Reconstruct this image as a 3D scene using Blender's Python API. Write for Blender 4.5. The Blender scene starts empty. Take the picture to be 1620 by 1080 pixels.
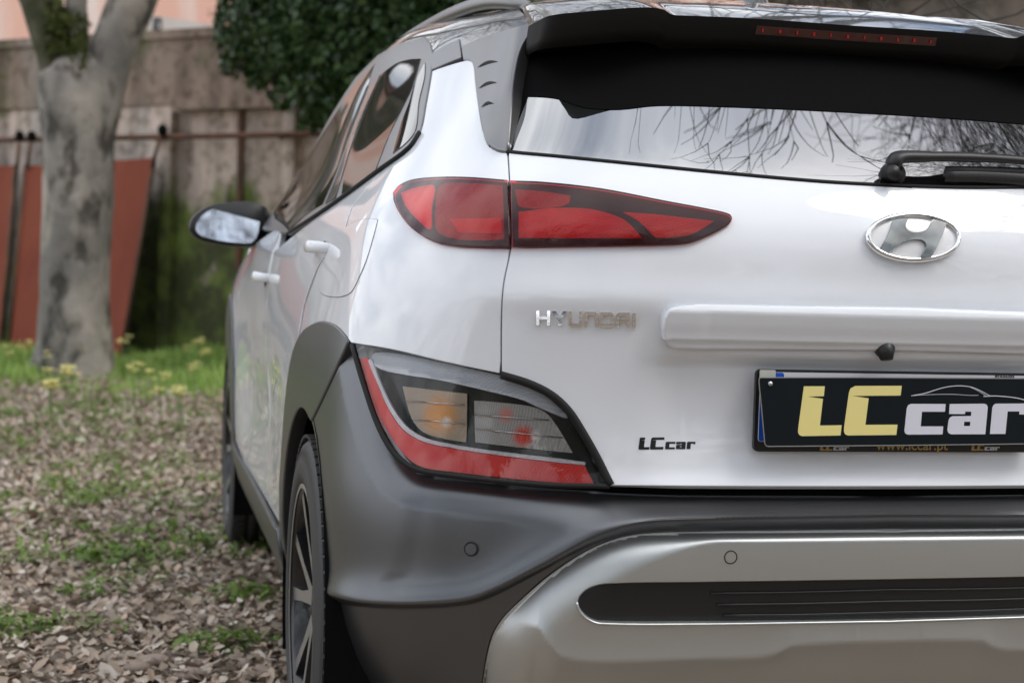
import bpy, math, random
import numpy as np
from mathutils import Vector, Matrix
from mathutils.bvhtree import BVHTree
from mathutils.geometry import delaunay_2d_cdt

rnd = random.Random(7)
rng = np.random.default_rng(11)
scene = bpy.context.scene
COL = scene.collection

# ------------------------------------------------------------------ camera
CAM = np.array([-1.209, -2.383, 1.007])
YAW, PITCH, ROLL = (math.radians(a) for a in (13.2, -2.62, 1.69))
FPX = 2541.0                      # focal length in pixels of a 1620 wide picture
cf = np.array([math.sin(YAW) * math.cos(PITCH), math.cos(YAW) * math.cos(PITCH), math.sin(PITCH)])
cr = np.array([math.cos(YAW), -math.sin(YAW), 0.0])
cu = np.cross(cr, cf)
cr, cu = cr * math.cos(ROLL) + cu * math.sin(ROLL), -cr * math.sin(ROLL) + cu * math.cos(ROLL)
cam_data = bpy.data.cameras.new('camera')
cam = bpy.data.objects.new('camera', cam_data)
COL.objects.link(cam)
cam.matrix_world = Matrix(((cr[0], cu[0], -cf[0], CAM[0]), (cr[1], cu[1], -cf[1], CAM[1]),
                           (cr[2], cu[2], -cf[2], CAM[2]), (0, 0, 0, 1)))
cam_data.sensor_width = 36.0
cam_data.lens = FPX / 1620.0 * 36.0
cam_data.clip_start = 0.05
cam_data.clip_end = 900.0
cam_data.dof.use_dof = True
cam_data.dof.focus_distance = 2.68
cam_data.dof.aperture_fstop = 4.6
cam_data.dof.aperture_blades = 9
scene.camera = cam

# ------------------------------------------------------------------ sky, sun, exposure
SUN_EL, SUN_AZ = math.radians(52), math.radians(120)     # azimuth clockwise from +Y
world = bpy.data.worlds.new('World')
scene.world = world
world.use_nodes = True
wn, wl = world.node_tree.nodes, world.node_tree.links
wn.clear()
w_out = wn.new('ShaderNodeOutputWorld')
w_bg = wn.new('ShaderNodeBackground')
w_bg.inputs['Strength'].default_value = 0.1
sky = wn.new('ShaderNodeTexSky')
sky.sky_type = 'NISHITA'
sky.sun_disc = False
sky.sun_elevation = SUN_EL
sky.sun_rotation = SUN_AZ
sky.dust_density = 2.0
geo = wn.new('ShaderNodeTexCoord')
sep = wn.new('ShaderNodeSeparateXYZ')
wl.new(geo.outputs['Generated'], sep.inputs[0])
mx = wn.new('ShaderNodeMath'); mx.operation = 'MAXIMUM'; mx.inputs[1].default_value = 0.12
za = wn.new('ShaderNodeMath'); za.operation = 'ADD'; za.inputs[1].default_value = 0.22
wl.new(sep.outputs['Z'], za.inputs[0]); wl.new(za.outputs[0], mx.inputs[0])
dvx = wn.new('ShaderNodeMath'); dvx.operation = 'DIVIDE'
dvy = wn.new('ShaderNodeMath'); dvy.operation = 'DIVIDE'
wl.new(sep.outputs['X'], dvx.inputs[0]); wl.new(mx.outputs[0], dvx.inputs[1])
wl.new(sep.outputs['Y'], dvy.inputs[0]); wl.new(mx.outputs[0], dvy.inputs[1])
cmb = wn.new('ShaderNodeCombineXYZ')
wl.new(dvx.outputs[0], cmb.inputs[0]); wl.new(dvy.outputs[0], cmb.inputs[1])
cn = wn.new('ShaderNodeTexNoise')
cn.inputs['Scale'].default_value = 1.15; cn.inputs['Detail'].default_value = 7; cn.inputs['Roughness'].default_value = 0.55
cn.inputs['Distortion'].default_value = 0.35
wl.new(cmb.outputs[0], cn.inputs['Vector'])
cr1 = wn.new('ShaderNodeValToRGB')
cr1.color_ramp.elements[0].position = 0.34; cr1.color_ramp.elements[1].position = 0.52
wl.new(cn.outputs['Fac'], cr1.inputs['Fac'])
cn2 = wn.new('ShaderNodeTexNoise')
cn2.inputs['Scale'].default_value = 2.2; cn2.inputs['Detail'].default_value = 5
wl.new(cmb.outputs[0], cn2.inputs['Vector'])
cr2 = wn.new('ShaderNodeValToRGB')
cr2.color_ramp.elements[0].position = 0.3; cr2.color_ramp.elements[0].color = (6.5, 7.1, 8.2, 1)
cr2.color_ramp.elements[1].position = 0.65; cr2.color_ramp.elements[1].color = (14.5, 14.6, 14.8, 1)
wl.new(cn2.outputs['Fac'], cr2.inputs['Fac'])
mixs = wn.new('ShaderNodeMix'); mixs.data_type = 'RGBA'
wl.new(cr1.outputs['Color'], mixs.inputs['Factor'])
wl.new(sky.outputs[0], mixs.inputs['A']); wl.new(cr2.outputs['Color'], mixs.inputs['B'])
wl.new(mixs.outputs['Result'], w_bg.inputs['Color'])
wl.new(w_bg.outputs[0], w_out.inputs[0])

sun_d = bpy.data.lights.new('sun', 'SUN')
sun = bpy.data.objects.new('sun', sun_d)
COL.objects.link(sun)
sun_d.energy = 1.3
sun_d.angle = math.radians(24)
sun_d.color = (1.0, 0.955, 0.89)
sdir = Vector((math.sin(SUN_AZ) * math.cos(SUN_EL), math.cos(SUN_AZ) * math.cos(SUN_EL), math.sin(SUN_EL)))
sun.rotation_euler = sdir.to_track_quat('Z', 'Y').to_euler()

scene.view_settings.view_transform = 'Standard'
scene.view_settings.look = 'None'
scene.view_settings.gamma = 1.0
scene.view_settings.use_curve_mapping = False
scene.view_settings.exposure = 0.52
scene.cycles.max_bounces = 10
scene.cycles.transparent_max_bounces = 12
scene.cycles.use_denoising = True

# ------------------------------------------------------------------ pixel helpers (photo pixels, 1620 wide -> world rays)
def ray(px, py):
    d = cf + cr * ((px - 810) / FPX) + cu * ((540 - py) / FPX)
    return d / np.linalg.norm(d)
def at_y(px, py, Y):
    d = ray(px, py); return CAM + d * ((Y - CAM[1]) / d[1])
def at_x(px, py, X):
    d = ray(px, py); return CAM + d * ((X - CAM[0]) / d[0])
def at_z(px, py, Z):
    d = ray(px, py); return CAM + d * ((Z - CAM[2]) / d[2])
def at_plane(px, py, p0, n):
    d = ray(px, py); return CAM + d * (np.dot(np.asarray(p0) - CAM, n) / np.dot(d, n))

def smooth(pts, n=6, closed=False):
    """Catmull-Rom through 2-D points; a third element marks a corner."""
    P = [np.array(p[:2], float) for p in pts]
    K = [len(p) > 2 for p in pts]
    m = len(P); out = []
    segs = m if closed else m - 1
    for i in range(segs):
        a, b = P[i], P[(i + 1) % m]
        p0 = P[(i - 1) % m] if (closed or i > 0) else 2 * a - b
        p3 = P[(i + 2) % m] if (closed or i + 2 < m) else 2 * b - a
        L = np.linalg.norm(b - a)
        t0 = (b - a) if K[i] else (b - p0) * (L / (L + np.linalg.norm(a - p0) + 1e-9))
        t1 = (b - a) if K[(i + 1) % m] else (p3 - a) * (L / (L + np.linalg.norm(p3 - b) + 1e-9))
        for k in range(n):
            t = k / n
            h = (2*t**3 - 3*t*t + 1, t**3 - 2*t*t + t, -2*t**3 + 3*t*t, t**3 - t*t)
            out.append(h[0]*a + h[1]*t0 + h[2]*b + h[3]*t1)
    if not closed: out.append(P[-1])
    return out

# ------------------------------------------------------------------ the car body as one spline surface S(u, v)
ROWS = [  # Z, half width, rear Y at the centre, 0 = bumper corner .. 1 = shoulder corner, end of side, nose Y
    (.17, .78, .150, 0.0, 3.60, 3.95), (.25, .845, .090, 0.0, 3.68, 4.05), (.35, .885, .045, 0.0, 3.72, 4.12),
    (.45, .895, .015, 0.0, 3.75, 4.17), (.55, .897, .000, 0.0, 3.75, 4.20), (.63, .897, .003, .05, 3.75, 4.20),
    (.70, .894, .015, .15, 3.75, 4.19), (.78, .892, .018, .28, 3.74, 4.16), (.86, .889, .012, .42, 3.72, 4.08),
    (.94, .884, .000, .60, 3.62, 3.92), (1.02, .874, .000, .80, 3.30, 3.48), (1.09, .855, .018, .95, 2.98, 3.12),
    (1.16, .815, .065, 1.0, 2.82, 2.98), (1.24, .768, .138, 1.1, 2.66, 2.82), (1.32, .732, .212, 1.2, 2.50, 2.66),
    (1.40, .697, .286, 1.2, 2.34, 2.48), (1.465, .665, .350, 1.2, 2.18, 2.32), (1.518, .61, .445, 1.1, 2.0, 2.12),
    (1.545, .45, .65, .8, 1.80, 1.95), (1.556, .24, .95, .5, 1.55, 1.7), (1.56, .0, 1.3, .2, 1.35, 1.38)]
TLO = [(0, 0), (.2, .002), (.38, .008), (.54, .022), (.69, .050), (.81, .095), (.90, .16), (.955, .24), (.985, .36)]
THI = [(0, 0), (.2, .004), (.38, .014), (.54, .036), (.67, .072), (.765, .125), (.83, .205), (.885, .32), (.935, .48)]
SIDE_T = [.06, .17, .30, .44, .58, .72, .86, 1.0]
NOSE = [(.93, .50), (.80, .72), (.60, .88), (.38, .96), (.19, .99), (0.0, 1.0)]
net = []
for (Z, w, y0, c, ye, yn) in ROWS:
    row = []
    for (a, b), (e, g) in zip(TLO, THI):
        row.append((-(a * (1 - c) + e * c) * w, y0 + b * (1 - c) + g * c, Z))
    ys = row[-1][1]; xs = -row[-1][0] / max(w, 1e-6)
    for t in SIDE_T:
        k = xs + (1 - xs) * min(1, t / .36)
        if t > .8: k -= .035 * ((t - .8) / .2) ** 2
        row.append((-k * w, ys + (ye - ys) * t, Z))
    for fx, t in NOSE:
        row.append((-fx * w, ye + (yn - ye) * t, Z))
    net.append(row)
net = np.array(net)
for j_, wz_ in ((15, .15), (16, .45), (17, .85), (18, 1.0), (19, 1.0), (20, 1.0)):      # the roof rises forward of its rear edge
    t_ = np.clip((net[j_, :, 1] - .62) / .9, 0, 1); net[j_, :, 2] += wz_ * .055 * t_*t_*(3-2*t_)
net = np.array(net)                                    # rows x cols x 3
NC = net.shape[1]; NR = net.shape[0]
full = np.concatenate([net[:, :0:-1] * np.array([-1, 1, 1]), net], axis=1)
OFF = NC - 1                                           # u = 0 is column OFF
full = np.concatenate([2*full[:, :1] - full[:, 1:2], full, 2*full[:, -1:] - full[:, -2:-1]], axis=1)
full = np.concatenate([2*full[:1] - full[1:2], full, 2*full[-1:] - full[-2:-1]], axis=0)

def bs(t):
    return np.stack([(1-t)**3/6, (3*t**3 - 6*t*t + 4)/6, (-3*t**3 + 3*t*t + 3*t + 1)/6, t**3/6], -1)
def S0(u, v):
    u = np.clip(np.asarray(u, float), -(NC-1) + 1e-6, NC-1 - 1e-6) + OFF
    v = np.clip(np.asarray(v, float), 1e-6, NR-1 - 1e-6)
    iu = np.floor(u).astype(int); iv = np.floor(v).astype(int)
    bu, bv = bs(u - iu), bs(v - iv)
    out = 0
    for a in range(4):
        for b in range(4):
            out = out + (bv[..., a] * bu[..., b])[..., None] * full[iv + a, iu + b]
    return out
def normal_of(fn, u, v, e=2e-3):
    du = fn(u + e, v) - fn(u - e, v); dv = fn(u, v + e) - fn(u, v - e)
    n = np.cross(dv, du)
    return n / (np.linalg.norm(n, axis=-1, keepdims=True) + 1e-12)
def N0(u, v): return normal_of(S0, u, v)

class Caster:
    def __init__(self, fn, off=0.0, nu=330, nv=240):
        U = np.linspace(-9.5, NC - 1.001, nu); V = np.linspace(0.02, NR - 1.02, nv)
        uu, vv = np.meshgrid(U, V)
        P = fn(uu, vv)
        if off: P = P + off * normal_of(fn, uu, vv)
        P = P.reshape(-1, 3)
        self.U, self.V, self.nu = U, V, nu
        i, j = np.meshgrid(np.arange(nu-1), np.arange(nv-1))
        a = (j*nu + i).ravel()
        q = np.stack([a, a+1, a+nu+1, a, a+nu+1, a+nu], 1).reshape(-1, 3)
        self.q = q; self.P = P
        self.bvh = BVHTree.FromPolygons([Vector(p) for p in P], q.tolist(), all_triangles=True)
    def uv(self, loc, fi):
        ids = self.q[fi]; a, b, c = self.P[ids]
        v0, v1, v2 = b-a, c-a, np.array(loc)-a
        d00, d01, d11, d20, d21 = v0@v0, v0@v1, v1@v1, v2@v0, v2@v1
        den = d00*d11 - d01*d01 + 1e-20
        w1 = (d11*d20 - d01*d21)/den; w2 = (d00*d21 - d01*d20)/den; w0 = 1-w1-w2
        uu = self.U[ids % self.nu]; vv = self.V[ids // self.nu]
        return np.array([w0*uu[0]+w1*uu[1]+w2*uu[2], w0*vv[0]+w1*vv[1]+w2*vv[2]])
    def px(self, x, y):
        d = ray(x, y)
        h = self.bvh.ray_cast(Vector(CAM), Vector(d))
        if h[0] is None:                               # just past the silhouette: nearest point of the surface
            best = None
            for t in np.linspace(1.8, 6.5, 60):
                g = self.bvh.find_nearest(Vector(CAM + d*t))
                if best is None or g[3] < best[3]: best = g
            return self.uv(best[0], best[2])
        return self.uv(h[0], h[2])
    def yz(self, y, z):                                # seen square from the left
        h = self.bvh.ray_cast(Vector((-3, y, z)), Vector((1, 0, 0)))
        if h[0] is None: h = self.bvh.find_nearest(Vector((-.9, y, z))); return self.uv(h[0], h[2])
        return self.uv(h[0], h[2])
    def xz(self, x, z):                                # seen square from behind
        h = self.bvh.ray_cast(Vector((x, -3, z)), Vector((0, 1, 0)))
        if h[0] is None: h = self.bvh.find_nearest(Vector((x, 0.1, z))); return self.uv(h[0], h[2])
        return self.uv(h[0], h[2])

# ------------------------------------------------------------------ materials
def mat(name, col=(.5, .5, .5), rough=.5, metal=0.0, coat=0.0, coat_rough=.03, spec=.5, noise=None, bump=None, emit=None):
    m = bpy.data.materials.new(name); m.use_nodes = True
    nt = m.node_tree; b = nt.nodes['Principled BSDF']
    b.inputs['Base Color'].default_value = (*col, 1)
    b.inputs['Roughness'].default_value = rough
    b.inputs['Metallic'].default_value = metal
    b.inputs['Coat Weight'].default_value = coat
    b.inputs['Coat Roughness'].default_value = coat_rough
    b.inputs['Specular IOR Level'].default_value = spec
    tc = nt.nodes.new('ShaderNodeTexCoord')
    if noise:                                          # (scale, colour 2, low, high[, stretch])
        n = nt.nodes.new('ShaderNodeTexNoise'); n.inputs['Scale'].default_value = noise[0]; n.inputs['Detail'].default_value = 8
        r = nt.nodes.new('ShaderNodeValToRGB')
        r.color_ramp.elements[0].position = noise[2]; r.color_ramp.elements[1].position = noise[3]
        r.color_ramp.elements[0].color = (*col, 1); r.color_ramp.elements[1].color = (*noise[1], 1)
        if len(noise) > 4:
            mp = nt.nodes.new('ShaderNodeMapping'); mp.inputs['Scale'].default_value = noise[4]
            nt.links.new(tc.outputs['Object'], mp.inputs[0]); nt.links.new(mp.outputs[0], n.inputs['Vector'])
        else: nt.links.new(tc.outputs['Object'], n.inputs['Vector'])
        nt.links.new(n.outputs['Fac'], r.inputs['Fac']); nt.links.new(r.outputs['Color'], b.inputs['Base Color'])
    if bump:                                           # (scale, strength, distance)
        n = nt.nodes.new('ShaderNodeTexNoise'); n.inputs['Scale'].default_value = bump[0]; n.inputs['Detail'].default_value = 4
        bp = nt.nodes.new('ShaderNodeBump'); bp.inputs['Strength'].default_value = bump[1]; bp.inputs['Distance'].default_value = bump[2]
        nt.links.new(tc.outputs['Object'], n.inputs['Vector'])
        nt.links.new(n.outputs['Fac'], bp.inputs['Height']); nt.links.new(bp.outputs[0], b.inputs['Normal'])
    return m
def lens_mat(name, tint, ior=1.5, prism=None):
    m = bpy.data.materials.new(name); m.use_nodes = True
    nt = m.node_tree; nt.nodes.clear()
    o = nt.nodes.new('ShaderNodeOutputMaterial'); mx = nt.nodes.new('ShaderNodeMixShader')
    t = nt.nodes.new('ShaderNodeBsdfTransparent'); t.inputs[0].default_value = (*tint, 1)
    g = nt.nodes.new('ShaderNodeBsdfGlossy'); g.inputs['Roughness'].default_value = .01; g.inputs[0].default_value = (1, 1, 1, 1)
    f = nt.nodes.new('ShaderNodeFresnel'); f.inputs[0].default_value = ior
    nt.links.new(f.outputs[0], mx.inputs[0]); nt.links.new(t.outputs[0], mx.inputs[1]); nt.links.new(g.outputs[0], mx.inputs[2])
    nt.links.new(mx.outputs[0], o.inputs[0])
    return m
def cell_mat(name, ca, cb, scale, rough=.25, metal=0.0, stretch=(1, 1, 1), bump=.5, spots=()):
    """moulded optics: tiny cells with relief"""
    m = mat(name, ca, rough, metal, coat=.5)
    nt = m.node_tree; b = nt.nodes['Principled BSDF']
    tc = nt.nodes.new('ShaderNodeTexCoord'); mp = nt.nodes.new('ShaderNodeMapping'); mp.inputs['Scale'].default_value = stretch
    nt.links.new(tc.outputs['Object'], mp.inputs[0])
    v = nt.nodes.new('ShaderNodeTexVoronoi'); v.inputs['Scale'].default_value = scale; v.inputs['Randomness'].default_value = .25
    nt.links.new(mp.outputs[0], v.inputs['Vector'])
    r = nt.nodes.new('ShaderNodeValToRGB'); r.color_ramp.elements[0].color = (*ca, 1); r.color_ramp.elements[1].color = (*cb, 1)
    r.color_ramp.elements[0].position = .15; r.color_ramp.elements[1].position = .75
    nt.links.new(v.outputs['Distance'], r.inputs['Fac']); last = r.outputs[0]
    for (cen, rad, colr) in spots:
        dn = nt.nodes.new('ShaderNodeVectorMath'); dn.operation = 'DISTANCE'; dn.inputs[1].default_value = tuple(map(float, cen)); nt.links.new(tc.outputs['Object'], dn.inputs[0])
        mr = nt.nodes.new('ShaderNodeMapRange'); mr.interpolation_type = 'SMOOTHSTEP'; mr.inputs['From Min'].default_value = rad; mr.inputs['From Max'].default_value = rad*.12; nt.links.new(dn.outputs['Value'], mr.inputs['Value'])
        mu = nt.nodes.new('ShaderNodeMath'); mu.operation = 'MULTIPLY'; nt.links.new(mr.outputs[0], mu.inputs[0]); nt.links.new(v.outputs['Distance'], mu.inputs[1])
        mu2 = nt.nodes.new('ShaderNodeMath'); mu2.operation = 'MULTIPLY_ADD'; mu2.inputs[1].default_value = 1.1; mu2.use_clamp = True; nt.links.new(mu.outputs[0], mu2.inputs[0])
        mu3 = nt.nodes.new('ShaderNodeMath'); mu3.operation = 'MULTIPLY'; mu3.inputs[1].default_value = .6; nt.links.new(mr.outputs[0], mu3.inputs[0]); nt.links.new(mu3.outputs[0], mu2.inputs[2])
        mxn = nt.nodes.new('ShaderNodeMix'); mxn.data_type = 'RGBA'; nt.links.new(mu2.outputs[0], mxn.inputs['Factor']); nt.links.new(last, mxn.inputs['A']); mxn.inputs['B'].default_value = (*colr, 1); last = mxn.outputs['Result']
    nt.links.new(last, b.inputs['Base Color'])
    bp = nt.nodes.new('ShaderNodeBump'); bp.inputs['Strength'].default_value = bump; bp.inputs['Distance'].default_value = .002
    nt.links.new(v.outputs['Distance'], bp.inputs['Height']); nt.links.new(bp.outputs[0], b.inputs['Normal'])
    return m
def lens_solid(name, col, ior):
    m = lens_mat(name, (1, 1, 1), ior); nt = m.node_tree
    d = nt.nodes.new('ShaderNodeBsdfDiffuse'); d.inputs[0].default_value = (*col, 1)
    mx = [n for n in nt.nodes if n.type == 'MIX_SHADER'][0]; nt.links.new(d.outputs[0], mx.inputs[1])
    return m
M = dict(
    paint=mat('white_car_paint', (.755, .78, .825), .5, 0, 1.0, .015),
    roof=mat('black_gloss_paint', (.006, .006, .007), .3, 0, 1.0, .01),
    clad=mat('satin_dark_grey_cladding', (.135, .14, .148), .35, .90, 0, spec=.5, bump=(900, .05, .0006)),
    trim=mat('matt_grey_trim', (.20, .20, .205), .33, .8),
    skid=mat('satin_silver_plastic', (.54, .56, .56), .40, .86, 0, bump=(1200, .03, .0004)),
    black=mat('black_plastic', (.012, .012, .013), .42, bump=(1500, .15, .0005)),
    core=mat('dark_inner_shell', (.006, .006, .006), .9, spec=.1),
    rubber=mat('tyre_rubber', (.03, .03, .032), .6, bump=(300, .2, .001)),
    glass=lens_solid('dark_window_glass', (.010, .012, .012), 5.0),
    sideglass=lens_solid('side_window_glass', (.022, .022, .02), 1.6),
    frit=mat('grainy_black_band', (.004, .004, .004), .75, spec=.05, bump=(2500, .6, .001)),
    chrome=mat('chrome', (.82, .82, .82), .06, 1.0),
    chrome_soft=mat('soft_chrome', (.34, .35, .34), .12, 1.0),
    white_ins=mat('white_inlay', (.8, .8, .82), .3, 0, .6),
    alloy=mat('machined_alloy', (.55, .57, .60), .28, .9),
    alloy_d=mat('dark_alloy', (.02, .02, .022), .3, .5, .5),
    disc=mat('brake_disc', (.25, .24, .23), .4, 1.0),
    mirror=mat('mirror_glass', (.72, .76, .8), .01, 1.0),
    lens_red=lens_mat('red_lens', (.93, .07, .07), 1.45),
    lens_clear=lens_mat('clear_lens', (.96, .96, .96), 1.30),
    red_dark=mat('deep_red_housing', (.06, .002, .003), .6, spec=.1),
    red_bright=cell_mat('red_reflector_optics', (1.0, .05, .035), (.66, .02, .015), 420, .3),
    red_mid=cell_mat('red_lamp_bowl', (.62, .03, .03), (.34, .012, .015), 260, .2),
    red_glow=mat('red_lamp_block', (.95, .07, .04), .35, 0, .6),
    red_strip=cell_mat('red_reflex_band', (.98, .05, .03), (.72, .02, .015), 700, .3, bump=.3),
    house=mat('lamp_housing_grey_green', (.02, .021, .017), .25, .3),
    amber=cell_mat('amber_indicator_optics', (.85, .62, .42), (.36, .28, .2), 330, .2, .3),
    rev=cell_mat('reversing_lamp_optics', (.78, .77, .74), (.25, .26, .25), 330, .2, .4),
    bulb_a=mat('amber_bulb', (.95, .38, .06), .3, 0, .5), bulb_r=mat('red_bulb', (.85, .12, .08), .3, 0, .5),
    clearbar=cell_mat('clear_light_bar', (.95, .97, 1.0), (.62, .67, .75), 300, .15, .25, (3, 1, 1)),
    plate_w=mat('number_plate_white', (.72, .72, .76), .4), plate_b=mat('number_plate_blue', (.01, .10, .55), .4),
    plate_tab=mat('cream_tape', (.55, .56, .50), .6),
    card=mat('black_card', (.006, .009, .012), .4, spec=.15), card_edge=mat('card_edge_grey', (.22, .22, .21), .5),
    gold=mat('pale_yellow_print', (.78, .68, .26), .4), lilac=mat('pale_grey_print', (.66, .66, .74), .4),
    goldd=mat('gold_print', (.50, .33, .10), .4), decal=mat('black_decal', (.01, .01, .01), .35),
    sensor=mat('sensor_cap', (.05, .052, .055), .4, .2), gap=mat('gap_black', (.004, .004, .004), .8),
    brakered=mat('brake_light_red', (.05, .001, .001), .15, 0, .5), brakedot=mat('brake_light_cell', (.35, .012, .012), .2, 0, .5),
)

# ------------------------------------------------------------------ object helpers
def meta(o, label=None, cat=None, group=None, kind=None):
    if label: o['label'] = label
    if cat: o['category'] = cat
    if group: o['group'] = group
    if kind: o['kind'] = kind
    return o
def empty(name, loc, label, cat, group=None):
    o = bpy.data.objects.new(name, None); COL.objects.link(o); o.location = loc
    o.empty_display_size = .1
    return meta(o, label, cat, group)
def mesh_obj(name, verts, faces, mt, parent=None, smooth_=True, normals=None, mats=None, fmat=None):
    me = bpy.data.meshes.new(name)
    me.from_pydata([tuple(map(float, v)) for v in verts], [], [tuple(map(int, f)) for f in faces]); me.update()
    for m in (mats or [mt]): me.materials.append(m)
    if fmat is not None: me.polygons.foreach_set('material_index', np.asarray(fmat, dtype=np.int32))
    if smooth_: me.polygons.foreach_set('use_smooth', [True] * len(me.polygons))
    if normals is not None: me.normals_split_custom_set_from_vertices([tuple(map(float, n)) for n in normals])
    o = bpy.data.objects.new(name, me); COL.objects.link(o)
    if parent is not None:
        o.parent = parent
        o.matrix_parent_inverse = Matrix.Translation(-parent.location) if parent.type == 'EMPTY' else Matrix()
    return o
def child_of(o, parent):
    o.parent = parent
    return o
def tube_mesh(pts, radii, n=8, closed=False, squash=None, up=(0, 0, 1)):
    pts = [np.asarray(p, float) for p in pts]; m = len(pts)
    if np.isscalar(radii): radii = [radii] * m
    V, F = [], []
    prev = None
    for i in range(m):
        if closed: t = pts[(i+1) % m] - pts[i-1]
        else: t = pts[min(i+1, m-1)] - pts[max(i-1, 0)]
        t = t / (np.linalg.norm(t) + 1e-12)
        a = np.asarray(up, float) if prev is None else prev
        a = a - t * (a @ t)
        if np.linalg.norm(a) < 1e-3: a = np.cross(t, (1, 0.2, 0))
        a /= np.linalg.norm(a); prev = a; b = np.cross(t, a)
        r = radii[i]; sa, sb = (r, r) if squash is None else (r * squash[0], r * squash[1])
        for k in range(n):
            w = 2 * math.pi * k / n
            V.append(pts[i] + a * sa * math.cos(w) + b * sb * math.sin(w))
    for i in range(m if closed else m - 1):
        for k in range(n):
            j = (i + 1) % m
            F.append((i*n + k, i*n + (k+1) % n, j*n + (k+1) % n, j*n + k))
    if not closed:
        F.append(tuple(range(n))[::-1]); F.append(tuple((m-1)*n + k for k in range(n)))
    return V, F
def tube(name, pts, r, mt, parent=None, **k):
    V, F = tube_mesh(pts, r, **k); return mesh_obj(name, V, F, mt, parent)
def join_parts(parts):
    V, F = [], []
    for v, f in parts:
        o = len(V); V += list(v); F += [tuple(i + o for i in q) for q in f]
    return V, F
def box_vf(c, s, rot=None):
    c = np.asarray(c, float); V = []
    for x in (-1, 1):
        for y in (-1, 1):
            for z in (-1, 1):
                p = np.array([x*s[0]/2, y*s[1]/2, z*s[2]/2])
                if rot is not None: p = rot @ p
                V.append(c + p)
    return V, [(0, 1, 3, 2), (4, 6, 7, 5), (0, 4, 5, 1), (2, 3, 7, 6), (0, 2, 6, 4), (1, 5, 7, 3)]
def ellipsoid_vf(c, r, nu=14, nv=9):
    V, F = [], []
    for j in range(nv + 1):
        th = math.pi * j / nv
        for i in range(nu):
            ph = 2*math.pi*i/nu
            V.append((c[0] + r[0]*math.sin(th)*math.cos(ph), c[1] + r[1]*math.sin(th)*math.sin(ph), c[2] + r[2]*math.cos(th)))
    for j in range(nv):
        for i in range(nu):
            F.append((j*nu+i, (j+1)*nu+i, (j+1)*nu+(i+1) % nu, j*nu+(i+1) % nu))
    return V, F

def inside(poly, P):
    poly = np.asarray(poly); P = np.asarray(P); r = np.zeros(len(P), bool)
    x, y = P[:, 0], P[:, 1]; n = len(poly)
    for i in range(n):
        x0, y0 = poly[i]; x1, y1 = poly[(i+1) % n]
        if y0 == y1: continue
        c = ((y0 > y) != (y1 > y)) & (x < (x1-x0) * (y-y0) / (y1-y0) + x0)
        r ^= c
    return r
def dist_to(poly, P, closed=True):
    poly = np.asarray(poly, float); P = np.asarray(P, float); d = np.full(len(P), 1e9); n = len(poly)
    for i in range(n if closed else n - 1):
        a, b = poly[i], poly[(i+1) % n]; ab = b - a
        t = np.clip(((P - a) @ ab) / (ab @ ab + 1e-18), 0, 1)
        d = np.minimum(d, np.linalg.norm(P - (a + t[:, None]*ab), axis=1))
    return d
def fill2d(loops, gx, gy, margin=.35, extra=None):
    """triangulate outer loop minus holes with a regular grid of interior points"""
    outer = loops[0]; L = [np.asarray(l, float) for l in loops]
    mn, mxx = L[0].min(0), L[0].max(0)
    xs = np.arange(math.ceil(mn[0]/gx), math.floor(mxx[0]/gx) + 1) * gx
    ys = np.arange(math.ceil(mn[1]/gy), math.floor(mxx[1]/gy) + 1) * gy
    if len(xs) and len(ys):
        X, Y = np.meshgrid(xs, ys); G = np.stack([X.ravel(), Y.ravel()], 1)
        if extra is not None:
            ex = np.asarray(extra, float); sc = np.array([1/gx, 1/gy])
            G = G[np.min(np.abs((G[:, None, 1] - ex[None, :, 1])*sc[1]) + np.abs((G[:, None, 0] - ex[None, :, 0])*sc[0]), axis=1) > .75]
            G = np.concatenate([G, ex])
        ok = inside(L[0], G)
        for h in L[1:]: ok &= ~inside(h, G)
        G = G[ok]
        sc = np.array([1/gx, 1/gy])
        if len(G):
            ok = np.ones(len(G), bool)
            for l in L: ok &= dist_to(l*sc, G*sc) > margin
            G = G[ok]
    else: G = np.zeros((0, 2))
    pts = np.concatenate(L + [G]); sc = np.array([1/gx, 1/gy])
    edges = []; o = 0
    for l in L:
        edges += [(o+i, o+(i+1) % len(l)) for i in range(len(l))]; o += len(l)
    vs, es, fs, *_ = delaunay_2d_cdt([Vector(p*sc) for p in pts], edges, [], 0, 1e-6)
    vs = np.array([tuple(v) for v in vs]) / sc
    fs = np.array([f for f in fs if len(f) == 3])
    c = vs[fs].mean(1); ok = inside(L[0], c)
    for h in L[1:]: ok &= ~inside(h, c)
    fs = fs[ok]
    # drop slivers
    a = vs[fs]; ar = np.abs(np.cross(a[:, 1]-a[:, 0], a[:, 2]-a[:, 0]))
    fs = fs[ar > 1e-9]
    bl = {}
    for f in fs:
        for k in range(3):
            e = (f[k], f[(k+1) % 3]); key = (min(e), max(e))
            if key in bl: bl[key] = None
            else: bl[key] = e
    return vs, fs, [e for e in bl.values() if e]

def gap_smooth(x): x = np.clip(x, 0, 1); return x*x*(3-2*x)

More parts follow.
